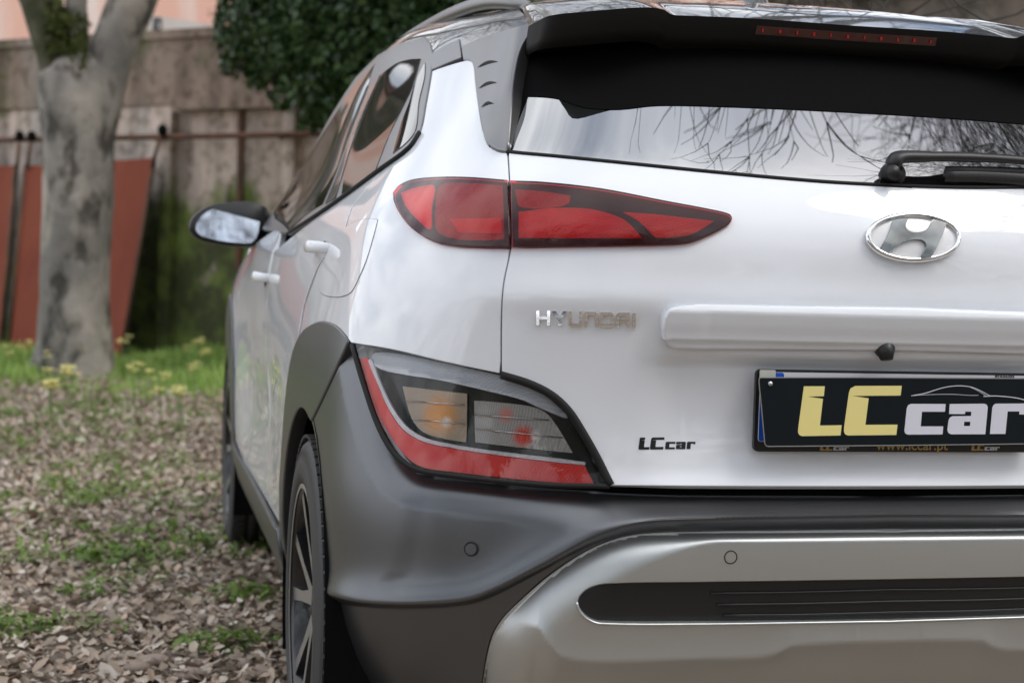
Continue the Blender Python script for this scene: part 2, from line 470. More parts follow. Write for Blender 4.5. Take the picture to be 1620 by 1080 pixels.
# crest line of the bumper (cast on the plain surface first)
base_cast = Caster(S0)
crest = [base_cast.px(*p) for p in smooth([(520, 934), (600, 945), (700, 944), (760, 934), (850, 890), (930, 847), (1000, 824), (1100, 818), (1442, 813)], 5)]
crest = sorted([(c[0], float(S0(*c)[2])) for c in crest])
CU = np.array([c[0] for c in crest]); CZ = np.array([c[1] for c in crest])
EMB = S0(*base_cast.px(1442, 377))
def Dg(u, v, P):
    X, Y, Z = P[..., 0], P[..., 1], P[..., 2]; ax = np.abs(X)
    rear = gap_smooth((1.0 - Y) / .3)
    d = np.zeros_like(X)
    # number plate recess
    wx = gap_smooth((.44 - ax) / .09); wz = gap_smooth((.885 - Z) / .03) * gap_smooth((Z - .65) / .14)
    d = d - .016 * wx * wz * (Y < .6)
    # tailgate shoulder and badge mound
    d = d + .007 * np.exp(-((Z - .962) / .030)**2) * (Y < .9) * gap_smooth((.75 - ax) / .2)
    d = d + .006 * np.exp(-((X - EMB[0]) / .085)**2 - ((Z - EMB[2]) / .045)**2) * (Y < .9)
    # bumper: top lip, flared shelf, undercut
    zc = np.interp(np.abs(u), CU, CZ)
    s = Z - zc
    low = gap_smooth((.70 - Z) / .03) * (np.abs(u) < 11) * gap_smooth((Y < .9) * 1.0)
    flare = .024 * np.exp(-(np.sqrt(np.maximum(s, 0)**2 + .008**2) - .008) / .028) * (s >= 0) + (s < 0) * (.024 - .040 * gap_smooth(-s / .024))
    fade = gap_smooth((9.0 - np.abs(u)) / 2.6)
    centre = gap_smooth((3.6 - np.abs(u)) / 1.0)
    # near the centre the whole lip is the shelf; at the sides a broad concave face lies between
    top = .012 * np.exp(-((Z - .655) / .035)**2)
    d = d + low * fade * flare
    # doors: waist sucked in between the wheels, arches swelling out
    side = (ax > .7) * 1.0
    d = d - .028 * side * np.exp(-((Y - 2.0) / .62)**4) * np.exp(-((Z - .60) / .17)**2)
    d = d + .012 * side * np.exp(-((Y - .76) / .42)**2 - ((Z - .80) / .16)**2) * gap_smooth((Y-.2)/.2)
    d = d + .014 * side * np.exp(-((Y - 3.33) / .45)**2 - ((Z - .80) / .16)**2)
    return d
def SF(u, v):
    P = S0(u, v); return P + Dg(u, v, P)[..., None] * N0(u, v)
cast = Caster(SF)
def pxs(pts, n=6, closed=False): return [cast.px(*p) for p in smooth(pts, n, closed)]
def yzs(pts, n=4): return [cast.yz(*p) for p in (smooth(pts, n) if n > 1 else pts)]

CAR = empty('car', (0, 1.9, 0), 'white compact crossover with grey cladding, seen from its rear left corner, parked on leaf litter', 'car')

def surf_fn(base, d, disp):
    def fn(u, v):
        u = np.asarray(u, float); v = np.asarray(v, float)
        P = base(u, v); h = d
        if disp is not None: h = h + disp(u, v, P)
        N = normal_of(base, u, v)
        return P + (np.asarray(h)[..., None] if np.ndim(h) else h) * N
    return fn
def panel(name, uvs, mt, parent=None, d=0.0, depth=.012, bev=.0015, base=None, gu=.1, gv=.16, disp=None,
          cross=False, mirror=False, holes=None, label=None, ends=True, extra=None):
    """a body panel: region of the surface, offset d, rounded and folded-in edge"""
    base = base or SF; parent = parent or CAR
    L = [np.array(p, float) for p in uvs]
    if cross:
        if ends: L = [L[0]] + [p for p in L[1:-1] if p[0] > .03] + [L[-1]]; L[0][0] = 0.0; L[-1][0] = 0.0
        L = L + [np.array([-p[0], p[1]]) for p in L[-2:0:-1]]
    out = [L[0]]
    for p in L[1:]:
        if np.linalg.norm(p - out[-1]) > 2e-3: out.append(p)
    if np.linalg.norm(out[0] - out[-1]) < 2e-3: out.pop()
    loops = [np.array(out)]
    for h in (holes or []):
        h = [np.array(p, float) for p in h]
        if cross: h = h + [np.array([-p[0], p[1]]) for p in h[-2:0:-1]]
        loops.append(np.array(h))
    vs, fs, be = fill2d(loops, gu, gv, extra=extra)
    fn = surf_fn(base, d, disp)
    u, v = vs[:, 0], vs[:, 1]
    P = fn(u, v); N = normal_of(fn, u, v)
    a = P[fs[:, 1]] - P[fs[:, 0]]; b = P[fs[:, 2]] - P[fs[:, 0]]
    flip = (np.cross(a, b) * N[fs[:, 0]]).sum(1) < 0
    fs = fs.copy(); fs[flip] = fs[flip][:, ::-1]
    if depth > 0:
        # boundary edges again, now with the right winding
        bl = {}
        for f in fs:
            for k in range(3):
                e = (int(f[k]), int(f[(k+1) % 3])); key = (min(e), max(e))
                bl[key] = None if key in bl else e
        be = [e for e in bl.values() if e]
        O = np.zeros_like(P)
        for i, j in be:
            t = P[j] - P[i]; t /= np.linalg.norm(t) + 1e-12
            o = np.cross(t, N[i]); O[i] += o; O[j] += o
        bi = sorted({i for e in be for i in e}); idx = {i: k for k, i in enumerate(bi)}
        O = O / (np.linalg.norm(O, axis=1, keepdims=True) + 1e-12)
        nP = len(P); nb = len(bi)
        r1 = P[bi] + O[bi]*bev - N[bi]*bev; r2 = P[bi] + O[bi]*bev - N[bi]*depth
        V = np.concatenate([P, r1, r1, r2]); NN = np.concatenate([N, O[bi], O[bi], O[bi]])
        F = [tuple(f) for f in fs]
        for i, j in be:
            a_, b_ = nP + idx[i], nP + idx[j]
            F.append((j, i, a_, b_)); F.append((b_ + nb, a_ + nb, a_ + 2*nb, b_ + 2*nb))
    else:
        V, NN, F = P, N, [tuple(f) for f in fs]
    o = mesh_obj(name, V, F, mt, parent, normals=NN)
    if label: o['label'] = label
    if mirror:
        V2 = V * np.array([-1, 1, 1]); N2 = NN * np.array([-1, 1, 1])
        o2 = mesh_obj(name, V2, [tuple(f)[::-1] for f in F], mt, parent, normals=N2)
        if label: o2['label'] = label
        return o, o2
    return o
def reparent(objs, parent):
    """hang parts under another mesh part (all in world coordinates)"""
    for o in (objs if isinstance(objs, (list, tuple)) else [objs]):
        o.parent = parent; o.matrix_parent_inverse = parent.matrix_parent_inverse.inverted() if False else Matrix()
    return objs
def prism(name, loops, to3d, h, mt, parent=None, g=1e9, back=0.0, nrm=None):
    """flat letters and plates: 2-D loops -> to3d(points)->(P, N), thickness h"""
    V, F = [], []
    for lp in loops:
        vs, fs, _ = fill2d([np.asarray(l, float) for l in lp], g if g < 1e8 else 1.0, g if g < 1e8 else 1.0) if g < 1e8 else fill_plain(lp)
        P, N = to3d(vs); n = len(P); o = len(V)
        V += list(P + N*h) + list(P + N*back)
        a = np.cross(P[fs[:, 1]] - P[fs[:, 0]], P[fs[:, 2]] - P[fs[:, 0]])
        fl = (a * N[fs[:, 0]]).sum(1) < 0
        fs = fs.copy(); fs[fl] = fs[fl][:, ::-1]
        bl = {}
        for f in fs:
            F.append(tuple(f + o)); F.append(tuple(f[::-1] + o + n))
            for k in range(3):
                e = (int(f[k]), int(f[(k+1) % 3])); key = (min(e), max(e)); bl[key] = None if key in bl else e
        for e in bl.values():
            if e: F.append((e[1]+o, e[0]+o, e[0]+o+n, e[1]+o+n))
    if nrm is not None: return mesh_obj(name, V, F, mt, parent, normals=[nrm(np.asarray(v)) for v in V])
    return mesh_obj(name, V, F, mt, parent, smooth_=False)
def fill_plain(loops):
    L = [np.asarray(l, float) for l in loops]
    pts = np.concatenate(L); edges = []; o = 0
    for l in L: edges += [(o+i, o+(i+1) % len(l)) for i in range(len(l))]; o += len(l)
    c0 = pts.mean(0); sc = 1/ (np.abs(pts-c0).max() + 1e-9)
    vs, es, fs, *_ = delaunay_2d_cdt([Vector((p-c0)*sc) for p in pts], edges, [], 0, 1e-6)
    vs = np.array([tuple(v) for v in vs]) / sc + c0
    fs = np.array([f for f in fs if len(f) == 3]); c = vs[fs].mean(1); ok = inside(L[0], c)
    for h in L[1:]: ok &= ~inside(h, c)
    return vs, fs[ok], None
def on_surface(off=0.0):
    def f(px):
        uv = np.array([cast.px(*p) for p in px]); P = SF(uv[:, 0], uv[:, 1]); N = normal_of(SF, uv[:, 0], uv[:, 1])
        return P + N*off, N
    return f

# ================================================================== CAR BODY
HUBR, HUBF, HZ = .735, 3.335, .334
# gap line between quarter panel and tailgate
gapT = [(803, 241, 1), (804.5, 262), (806, 290), (808, 340), (808, 385), (805, 408), (798, 440), (794.5, 470), (793, 520), (793, 588, 1)]
tail = pxs([(1500, 300), (1442, 297), (1300, 288), (1150, 275), (1000, 260), (880, 247), (806, 241, 1)], 5)[4:]
tail += pxs([(p[0]+2, p[1], *p[2:]) for p in gapT], 4)[1:]
tail += pxs([(797, 592, 1), (838, 604), (872, 622), (898, 646), (918, 676), (940, 716), (958, 752), (968, 766, 1)], 4)
tail += pxs([(970, 766, 1), (1100, 767), (1300, 767.5), (1442, 767.5), (1470, 767.5)], 6)[:-4]
TAILGATE = panel('tailgate', tail, M['paint'], cross=True, gu=.09, gv=.12, depth=.014)

quart = pxs([(800, 239, 1), (785, 235), (775, 230), (768, 221), (762, 204), (756, 170), (751, 130), (748, 102), (744, 96), (735, 97), (710, 104), (683, 113, 1)], 3)
quart += pxs([(683, 114, 1), (675, 160), (667, 205), (658, 224), (648, 236), (606, 268, 1)], 3)[1:]
quart += pxs([(606, 268, 1), (575, 305), (557, 330), (545, 366), (508, 416), (495, 449), (484, 480), (474, 532, 1)], 3)[1:]
quart += pxs([(476, 534, 1), (484, 521), (507, 509.5), (532, 516), (550, 536), (556, 541, 1)], 3)[1:]
quart += pxs([(556, 541, 1), (620, 551), (700, 570), (789.5, 589, 1)], 3)[1:]
quart += pxs([(p[0]-2.5, p[1], *p[2:]) for p in gapT[::-1]], 4)[1:-1]
QUARTER = panel('quarter_panel', quart, M['paint'], mirror=True, gu=.11, gv=.15, depth=.014)
# dark rubber line under the glass
# rear glass
gl = [np.array([0, cast.px(1442, 294)[1]])] + pxs([(1300, 286), (1150, 273), (1000, 258), (880, 246), (806, 238, 1)], 4)
gl += pxs([(806, 237, 1), (812, 195), (823, 150), (836, 105), (852, 60)], 4)[1:]
gv_top = gl[-1][1]
gl += [np.array([t, gv_top + .05]) for t in (3, 2, 1, 0)]
GLASS = panel('rear_glass', gl, M['glass'], cross=True, d=-.004, depth=.006, gu=.12, gv=.15, bev=.001)
seal = pxs([(1442, 295.5), (1300, 287.5), (1150, 274.5), (1000, 259.5), (880, 247.5), (803, 240), (790, 235.5), (776, 231)], 6)
sp = [SF(*p) for p in seal] ; sp = sp + [q*np.array([-1, 1, 1]) for q in sp[:]][0:0]
spm = [q*np.array([-1, 1, 1]) for q in sp][::-1]
tube('window_seal', spm[:-1] + sp, .0035, M['gap'], CAR, n=6)
# window side frit band, black, along the glass' left and right edge
fr = pxs([(806, 236, 1), (812, 195), (823, 150), (838, 95), (852, 60, 1)], 4) + pxs([(862, 60, 1), (850, 92), (834, 150), (820, 185), (812, 215), (809, 236, 1)], 4)
reparent(list(panel('glass_border', fr, M['frit'], mirror=True, d=-.0032, depth=0)), GLASS)

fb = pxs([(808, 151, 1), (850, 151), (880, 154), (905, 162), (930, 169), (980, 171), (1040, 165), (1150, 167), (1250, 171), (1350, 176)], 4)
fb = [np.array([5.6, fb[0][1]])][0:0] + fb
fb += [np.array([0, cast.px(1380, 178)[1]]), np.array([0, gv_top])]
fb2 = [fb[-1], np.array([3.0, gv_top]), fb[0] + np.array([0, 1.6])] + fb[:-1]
reparent(panel('upper_glass_band', fb2, M['frit'], cross=True, d=-.0028, depth=0, gu=.12, gv=.15), GLASS)  # black panel that paints the spoiler's dark reflection onto the glass
# upper tail lamps
def lamp(outl, inner, name, lens='lens_red', base_m='red_dark'):
    uv = pxs(outl, 5, True)
    a = panel(name, uv, M[base_m], mirror=True, d=.002, depth=.004, gu=.12, gv=.2)
    b = panel('lens', uv, M[lens], mirror=True, d=.008, depth=.007, bev=.002, gu=.1, gv=.16, disp=None)
    for k in (0, 1): reparent(b[k], a[k])
    for nm, pts, m_, dd in inner:
        c = panel(nm, pxs(pts, 4, True), M[m_], mirror=True, d=dd, depth=.002, gu=.12, gv=.2, bev=.0005)
        for k in (0, 1): reparent(c[k], a[k])
    return a
lamp([(627, 309, 1), (636, 298), (655, 289), (690, 285), (740, 285), (804, 290, 1), (808, 393, 1), (760, 392), (715, 389), (685, 381), (655, 362), (636, 338), (628, 320)],
     [('lamp_block', [(637, 308, 1), (660, 300), (690, 297), (686, 330), (684, 365), (662, 348), (645, 328)], 'red_glow', .005),
      ('lamp_bowl', [(700, 296), (740, 293), (797, 297, 1), (799, 380, 1), (760, 382), (715, 378), (694, 366), (692, 330)], 'red_mid', .005),
      ('lower_reflector', [(716, 350, 1), (795, 348, 1), (797, 372, 1), (730, 371, 1)], 'red_bright', .0065)], 'side_tail_lamp')
lamp([(810.5, 291, 1), (860, 293), (950, 303), (1050, 322), (1130, 337), (1152, 343), (1155, 349), (1148, 358), (1110, 377), (1085, 385), (1040, 388), (930, 390), (813, 392, 1)],
     [('upper_lamp_panel', [(816, 303, 1), (860, 306), (903, 313, 1), (899, 325), (860, 333), (822, 330, 1)], 'red_mid', .005),
      ('reflector_panel', [(822, 338, 1), (880, 332), (930, 333), (965, 341), (990, 352), (1015, 378, 1), (822, 378, 1)], 'red_bright', .005),
      ('reflector_panel', [(985, 338, 1), (1040, 342), (1128, 352, 1), (1095, 371), (1060, 377), (1036, 377, 1), (1010, 352)], 'red_bright', .005)], 'tailgate_lamp')

# lower lamp cluster set into the cladding
def shrink(pts, k, c=None):
    c = np.mean([p[:2] for p in pts], 0) if c is None else np.array(c)
    return [(*(c + (np.array(p[:2]) - c)*k), *p[2:]) for p in pts]
lc = [(557, 544, 1), (620, 554), (700, 573), (792, 592), (836, 606), (870, 625), (896, 650), (915, 678), (940, 722), (964, 768, 1), (850, 762), (700, 746), (660, 738), (628, 715), (602, 672), (578, 610)]
uvl = pxs(lc, 4, True)
deep = Caster(SF, -.02)
def dpx(pts, n=4): return [deep.px(*p) for p in smooth(pts, n, True)]
hz = panel('lamp_cluster', uvl, M['house'], mirror=True, d=-.024, depth=0, gu=.15, gv=.25)
tl = np.array(pxs([(557, 544), (620, 554), (700, 573), (792, 592), (836, 606), (870, 625), (896, 650)], 4)); tl3 = S0(tl[:, 0], tl[:, 1])
def bar_tilt(u, v, P): return (.016 * np.clip(dist_to(tl3, S0(np.abs(u), v).reshape(-1, 3), closed=False) / .028, 0, 1) - .012).reshape(np.shape(u))
def sub(nm, pts, m_, dd, n=4, depth=.003):
    c = panel(nm, dpx(pts, n), M[m_], mirror=True, d=dd, depth=depth, gu=.08 if nm == 'clear_light_bar' else .12, gv=.08 if nm == 'clear_light_bar' else .2, bev=.0008, disp=bar_tilt if nm == 'clear_light_bar' else None)
    for k in (0, 1): reparent(c[k], hz[k])
deep = Caster(SF, -.006)
sub('reflector_band', [(567, 566, 1), (580, 566, 1), (592, 600), (612, 645), (636, 680), (668, 699), (705, 708), (780, 720), (860, 730), (925, 737, 1), (940, 766, 1), (850, 760), (703, 744), (662, 736), (634, 713), (606, 670), (580, 614)], 'red_strip', -.007)
sub('chrome_edge', [(582, 570), (594, 600), (614, 645), (638, 679), (668, 697), (705, 706), (780, 718), (925, 735), (925, 731), (780, 713), (705, 701), (668, 691), (641, 673), (618, 641), (598, 598), (586, 568)], 'clearbar', -.0065)
deep = Caster(SF, -.018)
sub('clear_light_bar', [(590, 560), (612, 557), (700, 574), (790, 594), (835, 609), (872, 633), (898, 660), (870, 650), (830, 632), (780, 619), (700, 601), (640, 592), (605, 582)], 'clearbar', -.012)
def inn(x, y):
    q = deep.px(x, y); return SF(*q) - .018*N0(*[np.asarray(w) for w in q])
pa1, pa2, pr1, pr2, pr3 = inn(694, 656), inn(706, 668), inn(828, 690), inn(848, 688), inn(800, 656)
M['amber'] = cell_mat('amber_indicator_optics', (.80, .66, .50), (.40, .33, .25), 620, .2, .15, bump=.6, spots=((pa1, .045, (1, .42, .06)), (pa2, .014, (1, .9, .75))))
M['rev'] = cell_mat('reversing_lamp_optics', (.78, .78, .75), (.36, .37, .36), 620, .2, .2, bump=.6, spots=((pr1, .024, (.95, .10, .06)), (pr3, .018, (.85, .35, .3)), (pr2, .012, (1, .95, .95))))
sub('indicator', [(636, 611, 1), (738, 623, 1), (737, 699, 1), (700, 693), (668, 682), (650, 660)], 'amber', -.019)
sub('reversing_lamp', [(750, 634, 1), (800, 638), (850, 646), (872, 662), (906, 716, 1), (830, 708), (752, 699, 1)], 'rev', -.019)
for (xa, ya, xb, yb) in ((752, 656, 868, 664), (752, 678, 890, 692), (644, 634, 736, 640), (655, 663, 736, 670)):
    q = [SF(*deep.px(*p)) - .015*N0(*[np.asarray(w) for w in deep.px(*p)]) for p in ((xa, ya), ((xa+xb)/2, (ya+yb)/2), (xb, yb))]
    for k, s1 in ((0, 1), (1, -1)): reparent(tube('optic_rib', [p*np.array([s1, 1, 1]) for p in q], .0011, M['chrome'], CAR, n=5), hz[k])
ln = panel('lens', uvl, M['lens_clear'], mirror=True, d=-.001, depth=.006, gu=.1, gv=.16, bev=.003)
for k in (0, 1): reparent(ln[k], hz[k])
# black rubber rim of the lamp
rimp = [SF(*p) for p in pxs([(557, 545), (575, 606), (598, 672), (624, 717), (656, 741), (700, 750), (850, 766), (964, 769)], 5)]
for s in (1, -1): tube('lamp_gasket', [p*np.array([s, 1, 1]) for p in rimp], .0048, M['gap'], CAR, n=6)
rimp = [SF(*p) for p in pxs([(793, 593), (838, 607), (873, 625), (899, 649), (919, 679), (943, 721), (966, 767)], 5)]
for s in (1, -1): tube('lamp_gasket', [p*np.array([s, 1, 1]) for p in rimp], .0065, M['gap'], CAR, n=6)

offc = Caster(S0, -.013)
def opx(pts, n=4, closed=False): return [offc.px(*p) for p in smooth(pts, n, closed)]
# bumper upper cladding with the shelf
def arc(cy, r, a0, a1, n): return [(cy + r*math.cos(math.radians(a0 + (a1-a0)*i/n)), HZ + r*math.sin(math.radians(a0 + (a1-a0)*i/n))) for i in range(n+1)]
RA = .392
bump = [cast.px(1470, 776), cast.px(1442, 776)][:1] + pxs([(1400, 776), (1200, 775.5), (966, 775, 1)], 5)
bump += pxs([(966, 774, 1), (850, 770), (700, 752), (655, 744), (622, 720), (596, 676), (572, 610), (555, 545, 1)], 4)[1:]
bump_top = list(bump[1:])
bump += pxs([(553, 543, 1), (528, 598), (508, 640), (497, 663, 1)], 3)
bump += yzs(arc(HUBR, RA, 100, 188, 16), 1)
bump += yzs([(.37, .26), (.40, .215)], 1)
b_bot = [SF(9.0, 0.9)]
bump += opx([(640, 1120), (700, 1125), (755, 1112, 1)], 3)
bump += opx([(757, 1100, 1), (770, 1025), (783, 992), (810, 960), (868, 908), (939, 864), (1001, 845), (1100, 840), (1280, 838), (1442, 836.5)], 5)
bump[0] = np.array([0, bump[1][1]])
cex = []
for uu in np.arange(-8.4, 8.41, .06):
    zc = np.interp(abs(uu), CU, CZ); vc = np.interp(zc, S0(np.full(200, abs(uu)), np.linspace(0, 8, 200))[:, 2], np.linspace(0, 8, 200))
    for dz in (-.024, -.019, -.014, -.009, -.004, 0, .0025, .005, .0085, .013, .019): cex.append((uu, vc + dz/.088))
upe = np.array(bump_top); upe3 = S0(upe[:, 0], upe[:, 1]); upe3[0, 0] = .05
crz = sorted([(float(S0(*q)[2]), q[0]) for q in pxs([(636, 770), (629, 800), (622, 850), (610, 900), (596, 916)], 4)])
CRZ = np.array([c[0] for c in crz]); CRU = np.array([c[1] for c in crz])
def bump_disp(u, v, P):
    Zb = S0(u, v)[..., 2]; ul = np.interp(Zb, CRZ, CRU); zc = np.interp(np.abs(u), CU, CZ)
    fc = gap_smooth((ul - np.abs(u)) / .5) * gap_smooth((np.abs(u) - 2.6) / 2.2) * gap_smooth((Zb - zc - .004) / .03) * gap_smooth((.655 - Zb) / .03)
    return bump_disp0(u, v) - .0035 * fc
def bump_disp0(u, v):
    Q = S0(np.abs(u), v).reshape(-1, 3); d = dist_to(upe3, Q, closed=False)
    t = np.clip(1 - d/.062, 0, 1)
    return (-.030 * t**1.7).reshape(u.shape)
BUMPER = panel('bumper_cladding', bump, M['clad'], cross=True, gu=.09, gv=.10, depth=.02, bev=.002, extra=cex, disp=bump_disp)

# silver skid plate
sk_out_px = [(1100, 842), (1003, 847), (942, 866), (872, 910), (812, 963), (786, 995), (774, 1026), (764, 1075), (760, 1110, 1)]
inner_px = [(1442, 858), (1250, 861), (1080, 861), (1007, 868), (940, 893), (893, 920), (858, 957), (856, 985), (884, 1012), (960, 1022), (1185, 1022), (1215, 1016), (1245, 1004), (1442, 996)]
sko = opx([(1442, 838), (1250, 840)] + [(1100, 842)] + [p[:2] for p in sk_out_px[1:]], 6); sk_edge = list(sko)
skb = [(760, 1110), (900, 1105), (1100, 1092), (1300, 1080), (1442, 1072)]
skb_uv = opx(skb, 5)[1:]; sko += skb_uv
sko3 = S0(*np.array(sko).T)[:, [0, 2]]; sko3[:, 0] = -np.abs(sko3[:, 0]); sko3[0, 0] = .06; sko3[-1, 0] = .06
ini = pxs(inner_px, 5); ini3 = S0(*np.array(ini).T)[:, [0, 2]]
ini3[0, 0] = .3; ini3[-1, 0] = .3
sko_ = sko3[:-12]
top3 = sko3[:len(sk_edge)-6]; lowi = pxs([(853, 975), (884, 1012), (960, 1022), (1185, 1022), (1215, 1016), (1245, 1004), (1442, 996)], 6)
low3 = S0(*np.array(lowi).T)[:, [0, 2]]; LX = -np.abs(low3[:, 0]); LZ = low3[:, 1]; od = np.argsort(LX); LX, LZ = LX[od], LZ[od]
def skid_disp(u, v, P):
    sh = u.shape; Pb = S0(u, v); X = -np.abs(Pb[..., 0]).ravel(); Z = Pb[..., 2].ravel(); Q = np.stack([X, Z], 1)
    do = dist_to(sko3[:len(sk_edge)], Q, closed=False)
    w = .015 + .055 * gap_smooth((-X - .30) / .22)             # narrow bevel on top, broad one at the side
    t = np.clip(do / w, 0, 1); h = .003 + (.022 + .014*gap_smooth((-X - .30) / .22)) * (1 - (1 - t)**2)
    zl = np.interp(X, LX, LZ); s_ = Z - zl
    h = h + .012 * np.exp(-(np.sqrt(s_**2 + .004**2) - .004) / .030) * gap_smooth((-X*0 + .62 + X) / .06)
    h = h - .10 * np.clip(-s_ + .0, 0, .2)**1.3 * 1.2
    return h.reshape(sh)
slot_px = [(1480, 913), (1442, 914), (1250, 917), (1100, 919), (960, 921), (935, 926), (918, 938), (912, 952), (917, 966), (930, 979), (950, 986), (1100, 987), (1250, 985), (1442, 982), (1480, 981)]
slot = pxs(slot_px[1:-1], 4); slot[0][0] = 0; slot[-1][0] = 0
def on_skid(u, v): return surf_fn(S0, -.018, skid_disp)(u, v)
skcast = Caster(on_skid, 0, 420, 300)
def spx(pts, n=4, closed=False): return [skcast.px(*p) for p in smooth(pts, n, closed)]
slot = spx(slot_px[1:-1], 4); slot[0][0] = 0; slot[-1][0] = 0
sk = sk_edge + skb_uv
SKID = panel('skid_plate', sk, M['skid'], cross=True, base=on_skid, gu=.035, gv=.05, depth=.02, bev=.002, holes=[slot])
# dark insert in the slot and its ribs
INS = panel('bumper_insert', slot, M['black'], cross=True, base=on_skid, d=-.010, depth=0, gu=.12, gv=.2)
for (xa, ya, yb) in ((1127, 941, 931), (1137, 959, 949.5), (1147, 976, 966.5)):
    c = [on_skid(*q) + normal_of(on_skid, *[np.asarray(w) for w in q]) * -.0085 for q in spx([(xa, ya), (xa+120, ya - 1.5), (1442, ya + (yb-ya)*.66)], 5)]
    c[-1] = c[-1]*np.array([0, 1, 1])
    reparent(tube('rib', c + [p*np.array([-1, 1, 1]) for p in c[-2::-1]], .0022, M['black'], CAR, n=6), INS)
lipp = [on_skid(*q) + normal_of(on_skid, *[np.asarray(w) for w in q]) * .0005 for q in spx(slot_px[7:-1], 4)]
lipp[-1] = lipp[-1]*np.array([0, 1, 1])
tube('slot_trim', lipp + [p*np.array([-1, 1, 1]) for p in lipp[-2::-1]], .0026, M['skid'], CAR, n=6)

# parking sensors
def disc_on(x, y, r, caster, fn, name, mt, off):
    uv = caster.px(x, y); c = fn(*uv); n = normal_of(fn, np.asarray(uv[0]), np.asarray(uv[1]))
    t = np.cross(n, (0, 0, 1)); t /= np.linalg.norm(t); b = np.cross(n, t)
    V = [c + n*off]; F = []
    for k in range(24):
        a = 2*math.pi*k/24; V.append(c + n*off + (t*math.cos(a) + b*math.sin(a))*r*.94)
    for k in range(24):
        a = 2*math.pi*k/24; V.append(c + n*(off-.0012) + (t*math.cos(a) + b*math.sin(a))*r)
    for k in range(24):
        F.append((0, 1+k, 1+(k+1) % 24)); F.append((1+k, 25+k, 25+(k+1) % 24, 1+(k+1) % 24))
    ring = [c + n*.0002 + (t*math.cos(2*math.pi*k/32) + b*math.sin(2*math.pi*k/32))*r*1.12 for k in range(32)]
    for s in (1, -1):
        q = np.array([s, 1, 1])
        o = mesh_obj(name, [v*q for v in V], F if s > 0 else [f[::-1] for f in F], mt, CAR, smooth_=False)
        reparent(tube('sensor_ring', [p*q for p in ring], .0009, M['gap'], CAR, n=5, closed=True), o)
disc_on(745, 868, .0095, cast, SF, 'parking_sensor', M['clad'], .0005)
disc_on(1156, 881, .0092, skcast, on_skid, 'parking_sensor', M['skid'], .0005)

# wheel arch cladding, sills, doors, fender
archo = pxs([(553, 540, 1), (532, 518), (507, 511), (483, 523), (467, 552), (456, 610), (449, 690)], 4)
archo += yzs([(1.17, .52), (1.19, .42), (1.18, .20)], 1)
archo += yzs([(HUBR+RA+.01, .20)], 1) + yzs(arc(HUBR, RA, 0, 99, 18), 1)
archo += pxs([(494, 664, 1), (506, 640), (526, 598), (551, 543, 1)], 3)
panel('wheel_arch_cladding', archo, M['clad'], mirror=True, gu=.05, gv=.12, depth=.03, bev=.004, d=.004)
fa = yzs(arc(HUBF, RA, 180, 12, 26), 1) + yzs([(3.83, .45), (3.80, .62), (3.70, .78), (3.55, .86), (3.33, .885), (3.10, .86), (2.95, .78), (2.87, .62), (2.84, .45), (2.84, .2), (HUBF-RA-.01, .2)], 1)
panel('wheel_arch_cladding', fa, M['clad'], mirror=True, gu=.05, gv=.12, depth=.03, bev=.004, d=.006)
sill = yzs([(1.185, .20, 1), (1.195, .41, 1), (1.3, .40), (2.6, .40), (2.835, .42, 1), (2.835, .20, 1)], 4)
panel('sill_cladding', sill, M['clad'], mirror=True, gu=.1, gv=.12, depth=.02, d=.012, bev=.004)

rd = pxs([(601, 272, 1), (572, 307), (554, 331), (541, 368), (504, 418), (491, 449), (480, 482), (470, 538, 1)], 3)
rd += pxs([(465, 556, 1), (455, 610), (448, 690)], 3)[0:]
rd += yzs([(1.178, .52), (1.20, .42), (1.75, .408), (1.757, .6), (1.757, .9), (1.75, 1.03)], 1)
rd += pxs([(508, 338, 1), (541, 315), (601, 272, 1)], 3)
RDOOR = panel('rear_door', rd, M['paint'], mirror=True, gu=.08, gv=.14, depth=.014)
fdr = yzs([(1.77, .408), (2.80, .43), (2.83, .6), (2.85, .9), (2.80, 1.02), (2.2, 1.075)], 3) + yzs([(1.77, 1.10), (1.772, .9), (1.772, .6)], 1)
FDOOR = panel('front_door', fdr, M['paint'], mirror=True, gu=.1, gv=.14, depth=.014)
ff = yzs([(2.865, .9), (2.85, .66)], 1) + yzs([(2.93, .79), (3.10, .873), (3.33, .897), (3.56, .872), (3.72, .79), (3.82, .63), (3.86, .55)], 2) + [np.array([18.6, 6.0]), np.array([18.3, 8.6]), np.array([17.0, 9.6]), np.array([15.2, 10.35])] + yzs([(2.82, 1.03)], 1)
panel('front_fender', ff, M['paint'], mirror=True, gu=.12, gv=.16, depth=.014)
ub = [(22.0, 11.0), (19.5, 11.0), (17.5, 10.9), (15.6, 10.6), (17.2, 9.75), (18.5, 8.8), (19.3, 8.2), (22.0, 8.0)]
def frontal(name, ub, mt, d=0):
    """front pieces: the surface ends at u = 22 (nose centre); build left half and mirror"""
    return panel(name, [np.array(p) for p in ub], mt, mirror=True, gu=.2, gv=.2, d=d, depth=.012, bev=.0)
frontal('bonnet', ub, M['paint'])
frontal('front_bumper', [(22, 7.9), (19.3, 8.1), (18.65, 8.0), (18.75, 5.9), (18.4, 3.8), (18.0, 1.2), (22, 1.2)], M['clad'])
frontal('windscreen', [(22, 11.2), (19.5, 11.2), (17.6, 11.3), (17.2, 13.5), (17.3, 14.9), (19, 15.3), (22, 15.4)], M['glass'])
